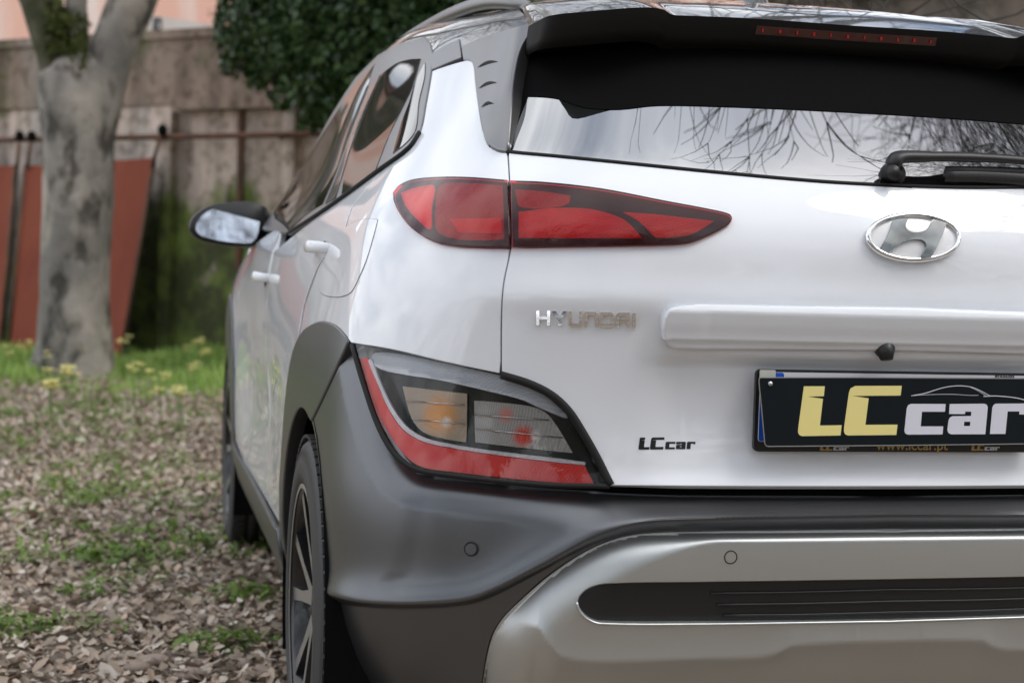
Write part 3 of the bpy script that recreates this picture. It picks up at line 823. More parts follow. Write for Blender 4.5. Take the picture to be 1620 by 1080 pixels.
# roof: one gloss black skin
roof = [np.array([0, 19.7])]
rf = pxs([(850, 33), (780, 58), (728, 73), (684, 90)], 4)
vr = 16.35
roof_l = [np.array([0, 16.6]), np.array([2.5, 16.4])] + pxs([(858, 36), (838, 42), (800, 52), (760, 65), (730, 77), (700, 90), (686, 97)], 2) + [np.array([u, v]) for u, v in ((9.6, 16.0), (11, 16.15), (13, 16.15), (15, 16.2), (16.8, 16.3), (18.5, 16.5), (20.5, 16.6), (21.99, 16.7))]
top = roof_l + [np.array([21.99, 19.95]), np.array([0, 19.95])]
panel('roof_panel', top, M['roof'], mirror=True, gu=.2, gv=.12, depth=0.0)
# inner shell (what shows black through the gaps), cut out at the wheels
def core():
    nu, nv = 150, 90
    U = np.linspace(-21.9, 21.9, nu); V = np.linspace(.9, 17.6, nv)
    uu, vv = np.meshgrid(U, V); P = (S0(uu, vv) - .035*N0(uu, vv)).reshape(-1, 3)
    F = []
    for j in range(nv-1):
        for i in range(nu-1):
            q = (j*nu+i, j*nu+i+1, (j+1)*nu+i+1, (j+1)*nu+i); c = P[list(q)].mean(0)
            if abs(c[0]) > .6 and any((c[1]-h)**2 + (c[2]-HZ)**2 < .41**2 for h in (HUBR, HUBF)): continue
            F.append(q)
    b = [j for j in range(nu)]
    F.append(tuple(b))
    return mesh_obj('inner_shell', P, F, M['core'], CAR)
core()
for h in (HUBR, HUBF):
    for s in (-1, 1):
        V, F = [], []
        for k in range(25):
            a = math.radians(-25 + 230*k/24)
            for x in (.885, .60): V.append((s*x, h + .405*math.cos(a), HZ + .405*math.sin(a)))
        for k in range(24): F.append((2*k, 2*k+1, 2*k+3, 2*k+2))
        F.append(tuple(range(1, 50, 2)))
        mesh_obj('wheel_liner', V, F, M['core'], CAR)

# tailgate handle bar
bar_px = [(1055, 503), (1066, 489), (1105, 483, 1), (1250, 486), (1442, 489), (1480, 490)]
bar_lo = [(1480, 554), (1442, 553), (1250, 551), (1075, 548), (1057, 541), (1053, 522)]
barcast = Caster(SF, .018)
bu = [barcast.px(*p) for p in smooth(bar_px, 6)][:-7] + [barcast.px(1442, 489)] 
bl_ = [barcast.px(1442, 553)] + [barcast.px(*p) for p in smooth(bar_lo, 6)][7:]
baruv = bu[::-1] + bl_[::-1][0:0]
loop = [bu[-1]] + bu[-2::-1] + bl_[:0:-1] + [bl_[0]]
zt = SF(*bu[-1])[2]; zb_ = SF(*bl_[0])[2]
def bar_disp(u, v, P):
    t = (P[..., 2] - zb_) / (zt - zb_)
    ub = gap_smooth((np.abs(u) - 2.0) / .45)
    rec = gap_smooth((2.12 - np.abs(u)) / .12) * gap_smooth((.86 - t) / .06)
    return .020 + .003*gap_smooth((t-.1)/.5) - .010*gap_smooth((t - .82)/.25) - .003*rec - .006*gap_smooth((.14-t)/.14)
BAR = panel('tailgate_handle', loop, M['paint'], cross=True, gu=.07, gv=.07, disp=bar_disp, depth=.028, bev=.006)
# reversing camera under the bar
c0 = SF(*cast.px(1396, 560)); vv_, ff_ = ellipsoid_vf(c0 + np.array([0, -.012, 0]), (.021, .022, .014))
tube('reversing_camera', [c0 + np.array([0, .01, .012]), c0 + np.array([0, -.012, .006]), c0 + np.array([0, -.016, -.008])], [.016, .0155, .010], M['black'], CAR, n=14, up=(1, 0, 0))

# C pillar fin with three slits
def fin_disp(u, v, P): return .003 + .022 * gap_smooth((6.4 - np.abs(u)) / 1.2) * (.15 + .85*gap_smooth((v - 12.45) / 1.3))
def fin_fn(u, v): return surf_fn(S0, 0, fin_disp)(u, v)
fcast = Caster(fin_fn)
def fpx(pts, n=4, closed=False): return [fcast.px(*p) for p in smooth(pts, n, closed)]
finuv = fpx([(730, 74, 1), (733, 92, 1), (747, 96), (752, 128), (758, 170), (765, 205), (772, 223), (786, 232), (800, 235, 1), (803, 190), (806, 150), (811, 108), (820, 74), (838, 48), (858, 34, 1), (840, 37), (800, 48), (760, 61)], 4, True)
FIN = panel('pillar_fin', finuv, M['trim'], mirror=True, base=fin_fn, gu=.07, gv=.12, depth=.028, bev=.006)
for (x0, x1, y0, y1) in ((752, 788, 108, 98), (754, 786, 141, 131), (758, 781, 171, 164)):
    x0 += 3; xm, ym = (x0+x1)/2, (y0+y1)/2
    tt = np.linspace(0, 1, 9); up_ = [(x0+(x1-x0)*t, y0+(y1-y0)*t - 6*math.sin(math.pi*t)) for t in tt]; dn_ = [(x0+(x1-x0)*t, y0+(y1-y0)*t - 1.5*math.sin(math.pi*t)) for t in tt[-2:0:-1]]
    sl = [fcast.px(*q) for q in up_ + dn_]
    a = panel('fin_slit', sl, M['gap'], mirror=True, base=fin_fn, d=.0010, depth=0, gu=.05, gv=.08)
    for k in (0, 1): reparent(a[k], FIN[k])
# strip between the roof and the quarter panel
panel('roof_gutter_trim', pxs([(684, 87, 1), (705, 74), (727, 64, 1), (731, 92, 1), (708, 101), (685, 111, 1)], 3, True), M['trim'], mirror=True, d=.003, depth=.01, gu=.1, gv=.15)

# side windows and their surround
sur = pxs([(457, 369, 1), (500, 341), (541, 313), (604, 267), (649, 234), (665, 209), (674, 165), (683, 113), (685, 90), (681, 72, 1)], 4)
v0_ = sur[-1]
sur += [np.array([u, v]) for u, v in ((9.6, 16.25), (11, 16.3), (12.5, 16.3), (14, 16.0), (15.2, 14.8), (15.9, 13.3), (16.0, 11.9), (14.5, 11.15))]
SURR = panel('window_surround', sur, M['trim'], mirror=True, d=.003, depth=.014, gu=.12, gv=.2, bev=.003)
PB = [(668, 95, 1), (655, 139), (640, 170), (617, 218), (597, 270, 1), (560, 300), (543, 309, 1), (549, 270), (560, 233), (583, 173), (607, 118, 1), (630, 102), (650, 96)]
pc = panel('quarter_window', pxs([(675, 101, 1), (674, 124), (665, 163), (660, 207), (647, 226), (624, 245, 1), (638, 196), (650, 164), (660, 131)], 4, True), M['sideglass'], mirror=True, d=.0045, depth=.002, gu=.1, gv=.16, bev=.0005)
pb = panel('rear_door_window', pxs(PB, 3, True), M['sideglass'], mirror=True, d=.0045, depth=.002, gu=.1, gv=.16, bev=.0005)
pa = pxs([(584, 139, 1), (566, 185), (548, 233), (531, 281), (513, 324, 1), (485, 342), (460, 366, 1)], 3) + [np.array(q) for q in ((13.6, 11.45), (14.9, 11.9), (15.2, 12.8), (14.6, 14.2), (13.2, 15.55), (12.0, 15.9))]
pa = panel('front_door_window', pa, M['sideglass'], mirror=True, d=.0045, depth=.002, gu=.1, gv=.16, bev=.0005)
pl = panel('door_pillar', pxs([(604, 120, 1), (581, 173), (558, 233), (543, 282), (533, 315, 1), (517, 324, 1), (535, 281), (552, 233), (570, 185), (588, 140, 1)], 3, True), M['roof'], mirror=True, d=.0052, depth=.002, gu=.1, gv=.16, bev=.0005)
for g in (pb, pa, pc, pl):
    for k in (0, 1): reparent(g[k], SURR[k])
# belt seal line (dark) along the lower window edge
bp = [SF(*q) + .004*N0(*[np.asarray(w) for w in q]) for q in pxs([(457, 370), (500, 343), (541, 315), (604, 269), (649, 236), (666, 211)], 5)]
for s in (1, -1): tube('belt_moulding', [p*np.array([s, 1, 1]) for p in bp], .0045, M['gap'], CAR, n=6)

# fuel door (left side only): recessed line + lid
fl_px = [(598, 348, 1), (592, 372), (580, 412), (568, 440), (556, 462), (540, 469), (518, 468), (508, 462), (506, 446), (516, 405), (534, 372), (556, 354), (580, 347)]
fuv = pxs(fl_px, 3, True)
fo = panel('fuel_flap', fuv, M['paint'], d=.0015, depth=.004, bev=.0012, gu=.1, gv=.16)
flp = [SF(*q) + .0002*N0(*[np.asarray(w) for w in q]) for q in fuv]
reparent(tube('flap_gap', flp, .0013, M['gap'], CAR, n=5, closed=True), fo)

# door handles
def handle(y0, y1, z, door):
    for s, k in ((1, 0), (-1, 1)):
        uv = cast.yz((y0+y1)/2, z); P = SF(*uv); x = P[0]
        pts = [(x + .012, y0-.014, z-.004), (x-.012, y0+.002, z-.001), (x-.026, y0+.03, z), (x-.031, (y0+y1)/2, z+.001), (x-.026, y1-.03, z), (x-.014, y1-.002, z-.001), (x + .01, y1+.010, z-.003)]
        P3 = smooth3(pts, 6)
        h = tube('door_handle', [p*np.array([s, 1, 1]) for p in P3], [.012 + .004*math.sin(math.pi*i/(len(P3)-1)) for i in range(len(P3))], M['paint'], CAR, n=14, squash=(.82, .5))
        reparent(h, door[k])
        cv, cf_ = ellipsoid_vf((s*(x+.006), (y0+y1)/2 + .01, z-.012), (.010, .055, .026))
        reparent(mesh_obj('handle_recess', cv, cf_, M['gap'], CAR), door[k])
def smooth3(pts, n=5, closed=False):
    P = [np.array(p, float) for p in pts]; m = len(P); out = []
    for i in range(m if closed else m-1):
        a, b = P[i], P[(i+1) % m]
        p0 = P[i-1] if (i > 0 or closed) else 2*a-b; p3 = P[(i+2) % m] if (i+2 < m or closed) else 2*b-a
        for k in range(n):
            t = k/n
            out.append(.5*((2*a) + (b-p0)*t + (2*p0-5*a+4*b-p3)*t*t + (3*a-p0-3*b+p3)*t**3))
    if not closed: out.append(P[-1])
    return out
hp_ = SF(*cast.px(511, 391)); handle(hp_[1]-.07, hp_[1]+.07, hp_[2], RDOOR)
hp_ = SF(*cast.px(421, 438)); handle(hp_[1]-.07, hp_[1]+.05, hp_[2], FDOOR)

# door mirrors
def mirror_():
    for s in (1, -1):
        q = np.array([s, 1, 1])
        Ym = 2.50
        outl = smooth([(300, 362), (306, 343), (330, 326), (365, 320), (400, 320), (417, 326), (421, 345), (416, 375), (402, 389), (375, 390), (340, 385), (312, 377)], 4, True)
        cen = np.mean(outl, 0)
        rings = []
        for dy, sc in ((-.004, .975), (.0, 1.0), (.03, 1.02), (.075, .95), (.115, .72), (.135, .35)):
            rings.append([at_y(*(cen + (p-cen)*sc), Ym) + np.array([(.02 if dy > .05 else 0), dy, 0]) for p in outl])
        n = len(outl); V = [p*q for r_ in rings for p in r_]; F = []
        for j in range(len(rings)-1):
            for i in range(n): F.append((j*n+i, j*n+(i+1) % n, (j+1)*n+(i+1) % n, (j+1)*n+i))
        F.append(tuple(range((len(rings)-1)*n, len(rings)*n))); F.append(tuple(range(n))[::-1])
        h = mesh_obj('door_mirror', V, F if s > 0 else [f[::-1] for f in F], M['black'], CAR)
        gl_ = smooth([(309, 362), (316, 345), (336, 331), (368, 326), (398, 326), (411, 331), (411, 350), (406, 374), (396, 384), (372, 384), (338, 379), (316, 372)], 4, True)
        G = [at_y(*p, Ym) for p in gl_]; c_ = np.mean(G, 0)
        # the glass is aimed a little outward and up
        G = [c_ + np.array([g[0]-c_[0], -.012 + (g[0]-c_[0])*.06 + (g[2]-c_[2])*.25, g[2]-c_[2]]) for g in G]
        g_ = mesh_obj('mirror_glass', [x*q for x in [c_ + np.array([0, -.012, 0])] + G], [(0, i+1, (i+1) % len(G) + 1) if s < 0 else (0, (i+1) % len(G) + 1, i+1) for i in range(len(G))], M['mirror'], CAR, smooth_=False)
        reparent(g_, h)
        a = at_y(415, 372, Ym) + np.array([0, .05, 0]); b = SF(*cast.px(447, 377)); b = np.array([-.82, 2.55, a[2]-.0])
        arm = tube('mirror_arm', [(a + np.array([-.03, 0, 0]))*q, (a*.5 + b*.5)*q, b*q, (b + np.array([.06, .05, 0]))*q], [.034, .032, .04, .05], M['black'], CAR, n=12, squash=(.8, 1.1))
        reparent(arm, h)
mirror_()

# spoiler
E_px = [(1320, 39, .25), (1200, 30, .25), (1100, 25.5, .253), (1066, 24, .255), (1056, 19, .252), (1046, 14.5, .245), (1013, 12, .24), (940, 17.5, .25), (875, 24, .275), (852, 33, .33), (836, 42, .40)]
Ed = [at_y(*p) for p in E_px]; Ed[0][0] = 0
Ed = smooth3(Ed, 4)
Ed = [p for p in Ed]
full_e = [p*np.array([-1, 1, 1]) for p in Ed[:0:-1]] + Ed
n = len(full_e)
def roof_at(x, y):
    h = base_cast.bvh.ray_cast(Vector((x, y, 3)), Vector((0, 0, -1)))
    return np.array(h[0]) if h[0] else np.array([x, y, 1.5])
rows = []
for k, t in enumerate((1.0, .75, .5, .25, .1, .03, 0)):
    r_ = []
    for p in full_e:
        yf = .66; rp = roof_at(p[0]*.93, yf); 
        q = p + (np.array([rp[0], yf, rp[2]+.003]) - p)*t
        q[2] += .012*math.sin(math.pi*t)**1.0 * (1 if t > .02 else 0)
        r_.append(q)
    rows.append(r_)
V = [p for r_ in rows for p in r_]; F = []
for j in range(len(rows)-1):
    for i in range(n-1): F.append((j*n+i, (j+1)*n+i, (j+1)*n+i+1, j*n+i+1))
SP = mesh_obj('roof_spoiler', V, F, M['roof'], CAR)
und = []
for p in full_e:
    a = p.copy(); b = p + np.array([0, .004, -.006]); c = p + np.array([0, .018, -.034]); d_ = p + np.array([0, .06, -.050])
    g = S0(*base_cast.xz(-abs(p[0])*.97, p[2]-.035)); e = np.array([p[0]*.97, max(g[1]-.01, p[1]+.07), p[2]-.035])
    und.append([a, b, c, d_, e])
V = [r_[k] for k in range(5) for r_ in und]; F = []
for j in range(4):
    for i in range(n-1): F.append((j*n+i, (j+1)*n+i, (j+1)*n+i+1, j*n+i+1))
reparent(mesh_obj('spoiler_underside', V, F, M['gap'], CAR), SP)
# third brake light on the back face of the spoiler
bl0, bl1 = at_y(1176, 44, .262), at_y(1462, 63, .262)
bx = abs(bl0[0] - bl1[0])/2
def bl_pt(x):
    e = min(full_e, key=lambda p: abs(p[0]-x)); return e
V, F = [], []
for i in range(23):
    x = -bx + 2*bx*i/22; e = bl_pt(x)
    V += [(x, e[1]+.005, e[2]-.011), (x, e[1]+.012, e[2]-.025), (x, e[1]+.024, e[2]-.025), (x, e[1]+.02, e[2]-.011)]
for i in range(22):
    for k in range(4): F.append((4*i+k, 4*i+(k+1) % 4, 4*i+4+(k+1) % 4, 4*i+4+k))
F += [(0, 1, 2, 3), (91, 90, 89, 88)]
BL = mesh_obj('high_brake_light', V, F, M['brakered'], CAR, smooth_=False)
for k in range(11):
    x = -bx*.93 + 2*bx*.93*k/10; e = bl_pt(x)
    v_, f_ = box_vf((x, e[1]+.0075, e[2]-.0185), (.004 if k % 2 else .0025, .003, .006)); reparent(mesh_obj('light_cell', v_, f_, M['brakedot'], CAR, smooth_=False), BL)

# roof rails and antenna
RL = [at_y(846, 12, .60), at_y(812, 4, .68), at_y(768, 5, .84), at_y(722, 20, 1.05), at_y(680, 41, 1.32), at_y(640, 66, 1.6), at_y(600, 98, 2.0), at_y(572, 126, 2.35)]
0 and print('RAIL', [(np.round(p, 3).tolist(), round(float(roof_at(p[0], p[1])[2]), 3)) for p in RL])
RL_ = smooth3(RL, 6)
for s in (1, -1):
    q = np.array([s, 1, 1]); m_ = len(RL_)
    rail = tube('roof_rail', [p*q for p in RL_], [.012*min(1, (i+1)/6, (m_-i)/6) + .003 for i in range(m_)], M['trim'], CAR, n=10, squash=(1.1, .8))
fx = at_y(1170, 9, .72)
V = []; F = []
for j, (z, y0_, y1_, w_) in enumerate(((-.02, -.075, .095, .038), (.012, -.05, .085, .030), (.032, -.035, .03, .018), (.058, -.03, -.005, .008), (.064, -.027, -.013, .004))):
    for k in range(12):
        a = 2*math.pi*k/12; yc, yr = (y0_+y1_)/2, (y1_-y0_)/2
        V.append((0 + w_*math.sin(a), fx[1] + yc + yr*math.cos(a), roof_at(0, .72)[2] + z))
for j in range(4):
    for k in range(12): F.append((j*12+k, (j+1)*12+k, (j+1)*12+(k+1) % 12, j*12+(k+1) % 12))
F.append(tuple(range(48, 60)))
mesh_obj('roof_antenna', V, F, M['roof'], CAR)

# rear wiper: pivot cap, arm, blade
def gpt(x, y, off):
    tx, ty = x, y                                      # walk until the raised point shows where the photo has it
    for _ in range(5):
        c = cast.px(tx, ty); P = SF(*c) + off*N0(*[np.asarray(w) for w in c]); d_ = P - CAM; zz = d_ @ cf
        tx += x - (810 + FPX*(d_ @ cr)/zz); ty += y - (540 - FPX*(d_ @ cu)/zz)
    return P
WP = [gpt(1412, 276, .004), gpt(1412, 272, .03)]
WIP = tube('rear_wiper', smooth3([gpt(1412, 265, .024), gpt(1421, 250, .032), gpt(1462, 248, .034), gpt(1540, 249, .035), gpt(1620, 254, .034), gpt(1720, 266, .030), gpt(1820, 282, .024)], 6),
           [.012, .014, .0155, .016, .016, .016, .0155, .015, .0145, .014, .014, .0135, .013] + [.0115]*6 + [.0105]*6 + [.0095]*6 + [.009]*5 + [.007], M['black'], CAR, n=12, squash=(.75, 1.0))
a = WP[0]; b = WP[1]
dn = (b-a)/np.linalg.norm(b-a)
reparent(tube('wiper_pivot', [a-dn*.006, a+dn*.004, a+dn*.0045, a+dn*.012, a+dn*.0125, b], [.018, .018, .013, .013, .010, .012], M['black'], CAR, n=18), WIP)
reparent(tube('pivot_grommet', [a-dn*.004, a+dn*.002], [.022, .020], M['rubber'], CAR, n=18), WIP)
bl0_ = [gpt(x, y, .012) for x, y in ((1494, 279), (1560, 280), (1650, 286), (1760, 301), (1900, 330))]
reparent(tube('wiper_blade', smooth3(bl0_, 4), .008, M['black'], CAR, n=8, squash=(1.4, .6)), WIP)
bl1_ = [gpt(x, y, .018) for x, y in ((1496, 270), (1620, 273), (1740, 288))]
reparent(tube('blade_holder', smooth3(bl1_, 4), .006, M['black'], CAR, n=8, squash=(1.3, .6)), WIP)
# black base patch of the wiper on the glass
reparent(panel('wiper_base_patch', pxs([(1392, 291, 1), (1396, 279), (1410, 272), (1435, 277), (1470, 277), (1500, 272), (1540, 268, 1), (1640, 276), (1700, 290, 1), (1640, 302), (1540, 300), (1450, 295)], 3, True), M['frit'], d=-.0025, depth=0, gu=.1, gv=.15), WIP)

# ------------------------------------------------------------------ badge, lettering, decal
off = on_surface()
ecx, ecy, erx, ery = 1442.5, 377.5, 71.5, 34.5
ring = [(ecx + erx*math.cos(t), ecy + ery*math.sin(t) + (math.cos(t)*erx)*.012) for t in np.linspace(0, 2*math.pi, 56, endpoint=False)]
P, N = off(ring)
BADGE = mesh_obj('oval_badge', *tube_mesh([p + n_*.006 for p, n_ in zip(P, N)], .0045, n=8, closed=True, squash=(1.15, .9)), M['chrome'], CAR)
uvr = [cast.px(*p) for p in ring]
reparent(panel('badge_inlay', uvr, M['white_ins'], d=.0035, depth=.004, bev=0, gu=.05, gv=.08), BADGE)
Hs = smooth([(1413, 349, 1), (1436, 346.5, 1), (1431, 358), (1436, 366), (1450, 369), (1466, 363), (1477, 347, 1), (1499, 352, 1), (1488, 378), (1473, 407, 1), (1456, 409.5, 1), (1461, 398), (1464, 388), (1457, 381), (1440, 381), (1421, 388), (1403, 403, 1), (1391, 397, 1), (1404, 373)], 4, True)
EN = N0(*[np.asarray(w) for w in cast.px(1442, 377)])
def dome(p):
    w = p - SF(*cast.px(1442, 377)); n_ = EN + np.array([w[0]*2, 0, w[2]*4 - .06]); return n_/np.linalg.norm(n_)
def badge_plane(off):
    c_ = SF(*cast.px(1442, 377)) + EN*off
    def f(px):
        P = np.array([at_plane(x, y, c_, EN) for x, y in px]); r2 = ((P - c_)**2).sum(1)
        return P - EN*(r2*1.2)[:, None], np.tile(EN, (len(P), 1))
    return f
reparent(prism('badge_letter', [[Hs]], badge_plane(.0045), .0045, M['chrome_soft'], CAR, g=3.0, back=-.002, nrm=dome), BADGE)

def box4(x0, y0, x1, y1): return [(x0, y0), (x1, y0), (x1, y1), (x0, y1)]
glyphs = {
 'H': [(0, 0), (.2, 0), (.2, .40), (.78, .40), (.80, 0), (1, 0), (.98, 1), (.76, 1), (.77, .58), (.2, .58), (.2, 1), (0, 1)],
 'Y': [(0, 0), (.25, 0), (.52, .40), (.76, 0), (1, 0), (.64, .58), (.64, 1), (.42, 1), (.42, .58)],
 'U': [(0, 0), (.22, 0), (.22, .82), (.80, .82), (.80, 0), (1, 0), (1, 1), (0, 1)],
 'N': [(0, 0), (.85, 0), (1, .14), (1, 1), (.78, 1), (.78, .2), (.22, .2), (.22, 1), (0, 1)],
 'A': [(.2, 0), (1, 0), (1, 1), (.78, 1), (.78, .66), (.22, .66), (.22, 1), (0, 1), (0, .18)],
 'I': [(0, 0), (1, 0), (1, 1), (0, 1)]}
holes_ = {'A': [(.22, .2), (.78, .2), (.78, .48), (.22, .48)]}
D_out = [(0, 0), (.84, 0), (1, .15), (1, .85), (.84, 1), (0, 1)]; D_in = [(.22, .19), (.78, .19), (.78, .81), (.22, .81)]
LET = None
txt = bpy.data.objects.new('chrome_lettering', None); COL.objects.link(txt); txt.parent = CAR; txt.matrix_parent_inverse = Matrix.Translation(-CAR.location)
for ch, x0, x1 in (('H', 849, 870.5), ('Y', 873.5, 896.5), ('U', 900, 920.5), ('N', 925, 945.5), ('D', 949.5, 971), ('A', 974.5, 996), ('I', 1001, 1005.5)):
    yt, yb = 491.5 + (x0-849)*.024, 514.5 + (x0-849)*.021
    L_ = [D_out, D_in] if ch == 'D' else [glyphs[ch]] + ([holes_[ch]] if ch in holes_ else [])
    lp = [[(x0 + (x1-x0)*a, yt + (yb-yt)*b) for a, b in g] for g in L_]
    zc_ = float(SF(*cast.px((x0+x1)/2, (yt+yb)/2))[2])
    def let_n(p, zc_=zc_):
        n_ = np.array([-.12, -1, (.40 if x0 < 873 else .22 if x0 < 899 else -.16) + (p[2]-zc_)*4]); return n_/np.linalg.norm(n_)
    o = prism('letter', [lp], on_surface(0), .004, M['chrome'], CAR, back=.0002, nrm=let_n)
    o.parent = txt; o.matrix_parent_inverse = Matrix()

# dealer word mark, in the units of the plate crop: x 300..1625, y 184..478
LC = {'L': ([(335, 187), (457, 187), (451, 245), (356, 247), (446, 260), (428, 415), (555, 413), (548, 473), (325, 477), (309, 470), (301, 455), (302, 430)], 'gold'),
      'C': ([(634, 185), (905, 184), (898, 241), (617, 243), (712, 257), (693, 411), (880, 410), (873, 470), (592, 473), (575, 466), (568, 450), (569, 425), (597, 225), (606, 200)], 'gold'),
      'c': ([(958, 289), (1160, 290), (1156, 335), (1022, 335), (1015, 420), (1146, 420), (1142, 467), (940, 468), (925, 461), (920, 446), (934, 315), (942, 297)], 'lilac'),
      'a': ([(1184, 290), (1385, 288), (1400, 295), (1405, 310), (1391, 466), (1192, 466), (1176, 458), (1170, 442), (1177, 385), (1186, 368), (1200, 361), (1308, 360), (1310, 335), (1275, 334), (1272, 349), (1180, 348)], 'lilac'),
      'r': ([(1452, 288), (1625, 287), (1621, 352), (1588, 350), (1591, 333), (1521, 333), (1508, 464), (1418, 464), (1432, 312), (1440, 295)], 'lilac')}
A_HOLE = [(1268, 393), (1304, 393), (1302, 418), (1266, 418)]
def wordmark(mapf, to3d, h, parent, mats=None, back=0.0002, names=('letter',)):
    out = []
    for k, (pl_, mk) in LC.items():
        lp = [[mapf(*p) for p in pl_]] + ([[mapf(*p) for p in A_HOLE]] if k == 'a' else [])
        o = prism(names[0], [lp], to3d, h, M[mats[mk] if mats else mk], CAR, back=back)
        reparent(o, parent) if parent.type == 'MESH' else None
        out.append(o)
    return out
wm = wordmark(lambda x, y: (1010 + (x-300)/1325*90 , 691.5 + (y-184)/294*19.5), on_surface(0), .0006, TAILGATE, {'gold': 'decal', 'lilac': 'decal'})

# ------------------------------------------------------------------ number plate, holder and the dealer card over it
fl, ft = at_y(1197, 584, .012), at_y(1204, 714, .012)
Zt, Zb2 = fl[2], ft[2]; hw = abs(fl[0])
def rrect(x0, z0, x1, z1, r):
    out = []
    for cx_, cz_, a0 in ((x1-r, z1-r, 0), (x0+r, z1-r, 90), (x0+r, z0+r, 180), (x1-r, z0+r, 270)):
        for k in range(5):
            a = math.radians(a0 + 22.5*k); out.append((cx_ + r*math.cos(a), cz_ + r*math.sin(a)))
    return out
def plane_y(Y, tx=0.0, tz=0.0):
    n_ = np.array([tx, -1, tz]); n_ = n_ / np.linalg.norm(n_)
    def f(q):
        q = np.asarray(q, float); zc = (Zt+Zb2)/2
        return np.stack([q[:, 0], Y + tx*q[:, 0] + tz*(q[:, 1]-zc), q[:, 1]], 1), np.tile(n_, (len(q), 1))
    return f
HOLD = prism('plate_holder', [[rrect(-hw, Zb2, hw, Zt, .008)]], plane_y(.020), .008, M['black'], CAR)
pw = prism('number_plate', [[rrect(-hw+.006, Zb2+.016, hw-.006, Zt-.004, .005)]], plane_y(.0115), .0015, M['plate_w'], CAR); reparent(pw, HOLD)
pbl = prism('plate_blue_band', [[rrect(-hw+.0065, Zb2+.017, -hw+.046, Zt-.0045, .004)]], plane_y(.0098), .0008, M['plate_b'], CAR); reparent(pbl, HOLD)
pt_ = prism('tape_tab', [[rrect(-hw+.004, Zt-.034, -hw+.031, Zt-.0005, .002)]], plane_y(.0088), .0008, M['plate_tab'], CAR); reparent(pt_, HOLD)
# card: its outline read off the photo on the card's own plane
CN = np.array([0.0, -1, 0.10]); CN /= np.linalg.norm(CN); C0 = np.array([-.2, -.006, (Zt+Zb2)/2])
def cardp(px):
    P = np.array([at_plane(x, y, C0, CN) for x, y in px]); return P, np.tile(CN, (len(P), 1))
cc = lambda x, y: (1180 + x/3.682, 560 + y/3.682)
cl = [(85, 138), (640, 137), (1620, 143), (1780, 146), (1794, 154), (1798, 512), (1786, 521), (1620, 522), (900, 531), (130, 537), (116, 533), (108, 520), (88, 300), (74, 160), (76, 143)]
CARD = prism('dealer_card', [[[cc(*p) for p in cl]]], cardp, .0018, M['card'], CAR); reparent(CARD, HOLD)
ed = [at_plane(*cc(x, y), C0, CN) + CN*.0012 for x, y in cl]
o = tube('card_edge', ed, .0011, M['card_edge'], CAR, n=5, closed=True); reparent(o, HOLD)
wm2 = wordmark(cc, cardp, .0021, HOLD, back=.0010)
car_line = [(960, 243), (1040, 228), (1130, 200), (1190, 188), (1250, 185), (1312, 193), (1365, 215), (1420, 244)]
for ln_, w_ in ((car_line, .0007), ([(960, 243), (1060, 236), (1200, 234), (1300, 240), (1350, 240)], .0004), ([(1380, 247), (1450, 244), (1520, 249), (1580, 257), (1650, 275)], .0008), ([(1300, 191), (1350, 214), (1395, 243)], .0005)):
    o = tube('car_outline_print', [at_plane(*cc(*p), C0, CN) + CN*.0019 for p in smooth(ln_, 4)], w_, M['lilac'], CAR, n=4); reparent(o, HOLD)
sc_ = at_plane(*cc(139, 172), C0, CN)
o = tube('card_screw', [sc_, sc_ + CN*.004], [.0042, .0036], M['alloy'], CAR, n=12, up=(1, 0, 0)); reparent(o, HOLD)
# printing on the holder's lower lip
hp = plane_y(.0118)
def lipmap(x0, x1, y0, y1):
    a = at_y(*cc(x0, y1), .0118); b = at_y(*cc(x1, y0), .0118)
    return lambda x, y: (a[0] + (b[0]-a[0])*(x-300)/1325, b[2] + (a[2]-b[2])*(y-184)/294)
for x0, x1 in ((430, 600), (1312, 1478)):
    wordmark(lipmap(x0, x1, 527, 561), hp, .0005, HOLD, {'gold': 'goldd', 'lilac': 'lilac'}, back=-.0002)
def font_mesh(name, text, size_w, origin, mt, parent, ydir=1):
    cu_ = bpy.data.curves.new(name, 'FONT'); cu_.body = text; cu_.extrude = .0003; cu_.offset = .012
    ob = bpy.data.objects.new(name, cu_); COL.objects.link(ob)
    dg = bpy.context.evaluated_depsgraph_get(); me = bpy.data.meshes.new_from_object(ob.evaluated_get(dg))
    bpy.data.objects.remove(ob); xs = [v.co.x for v in me.vertices]; k = size_w / (max(xs) - min(xs)); mnx = min(xs)
    V = [(origin[0] + (v.co.x-mnx)*k, origin[1] - v.co.z*1.0, origin[2] + v.co.y*k) for v in me.vertices]
    F = [tuple(p.vertices) for p in me.polygons]
    return mesh_obj(name, V, F, mt, parent, smooth_=False)
a = at_y(*cc(757, 556), .0115); b = at_y(*cc(1176, 556), .0115)
reparent(font_mesh('web_address', 'www.lccar.pt', b[0]-a[0], a, M['goldd'], CAR), HOLD)
a = at_y(*cc(1452, 136), .0095); b = at_y(*cc(1565, 136), .0095)
reparent(font_mesh('plate_print', 'IRT-R-016.XXX', b[0]-a[0], a, M['gap'], CAR), HOLD)

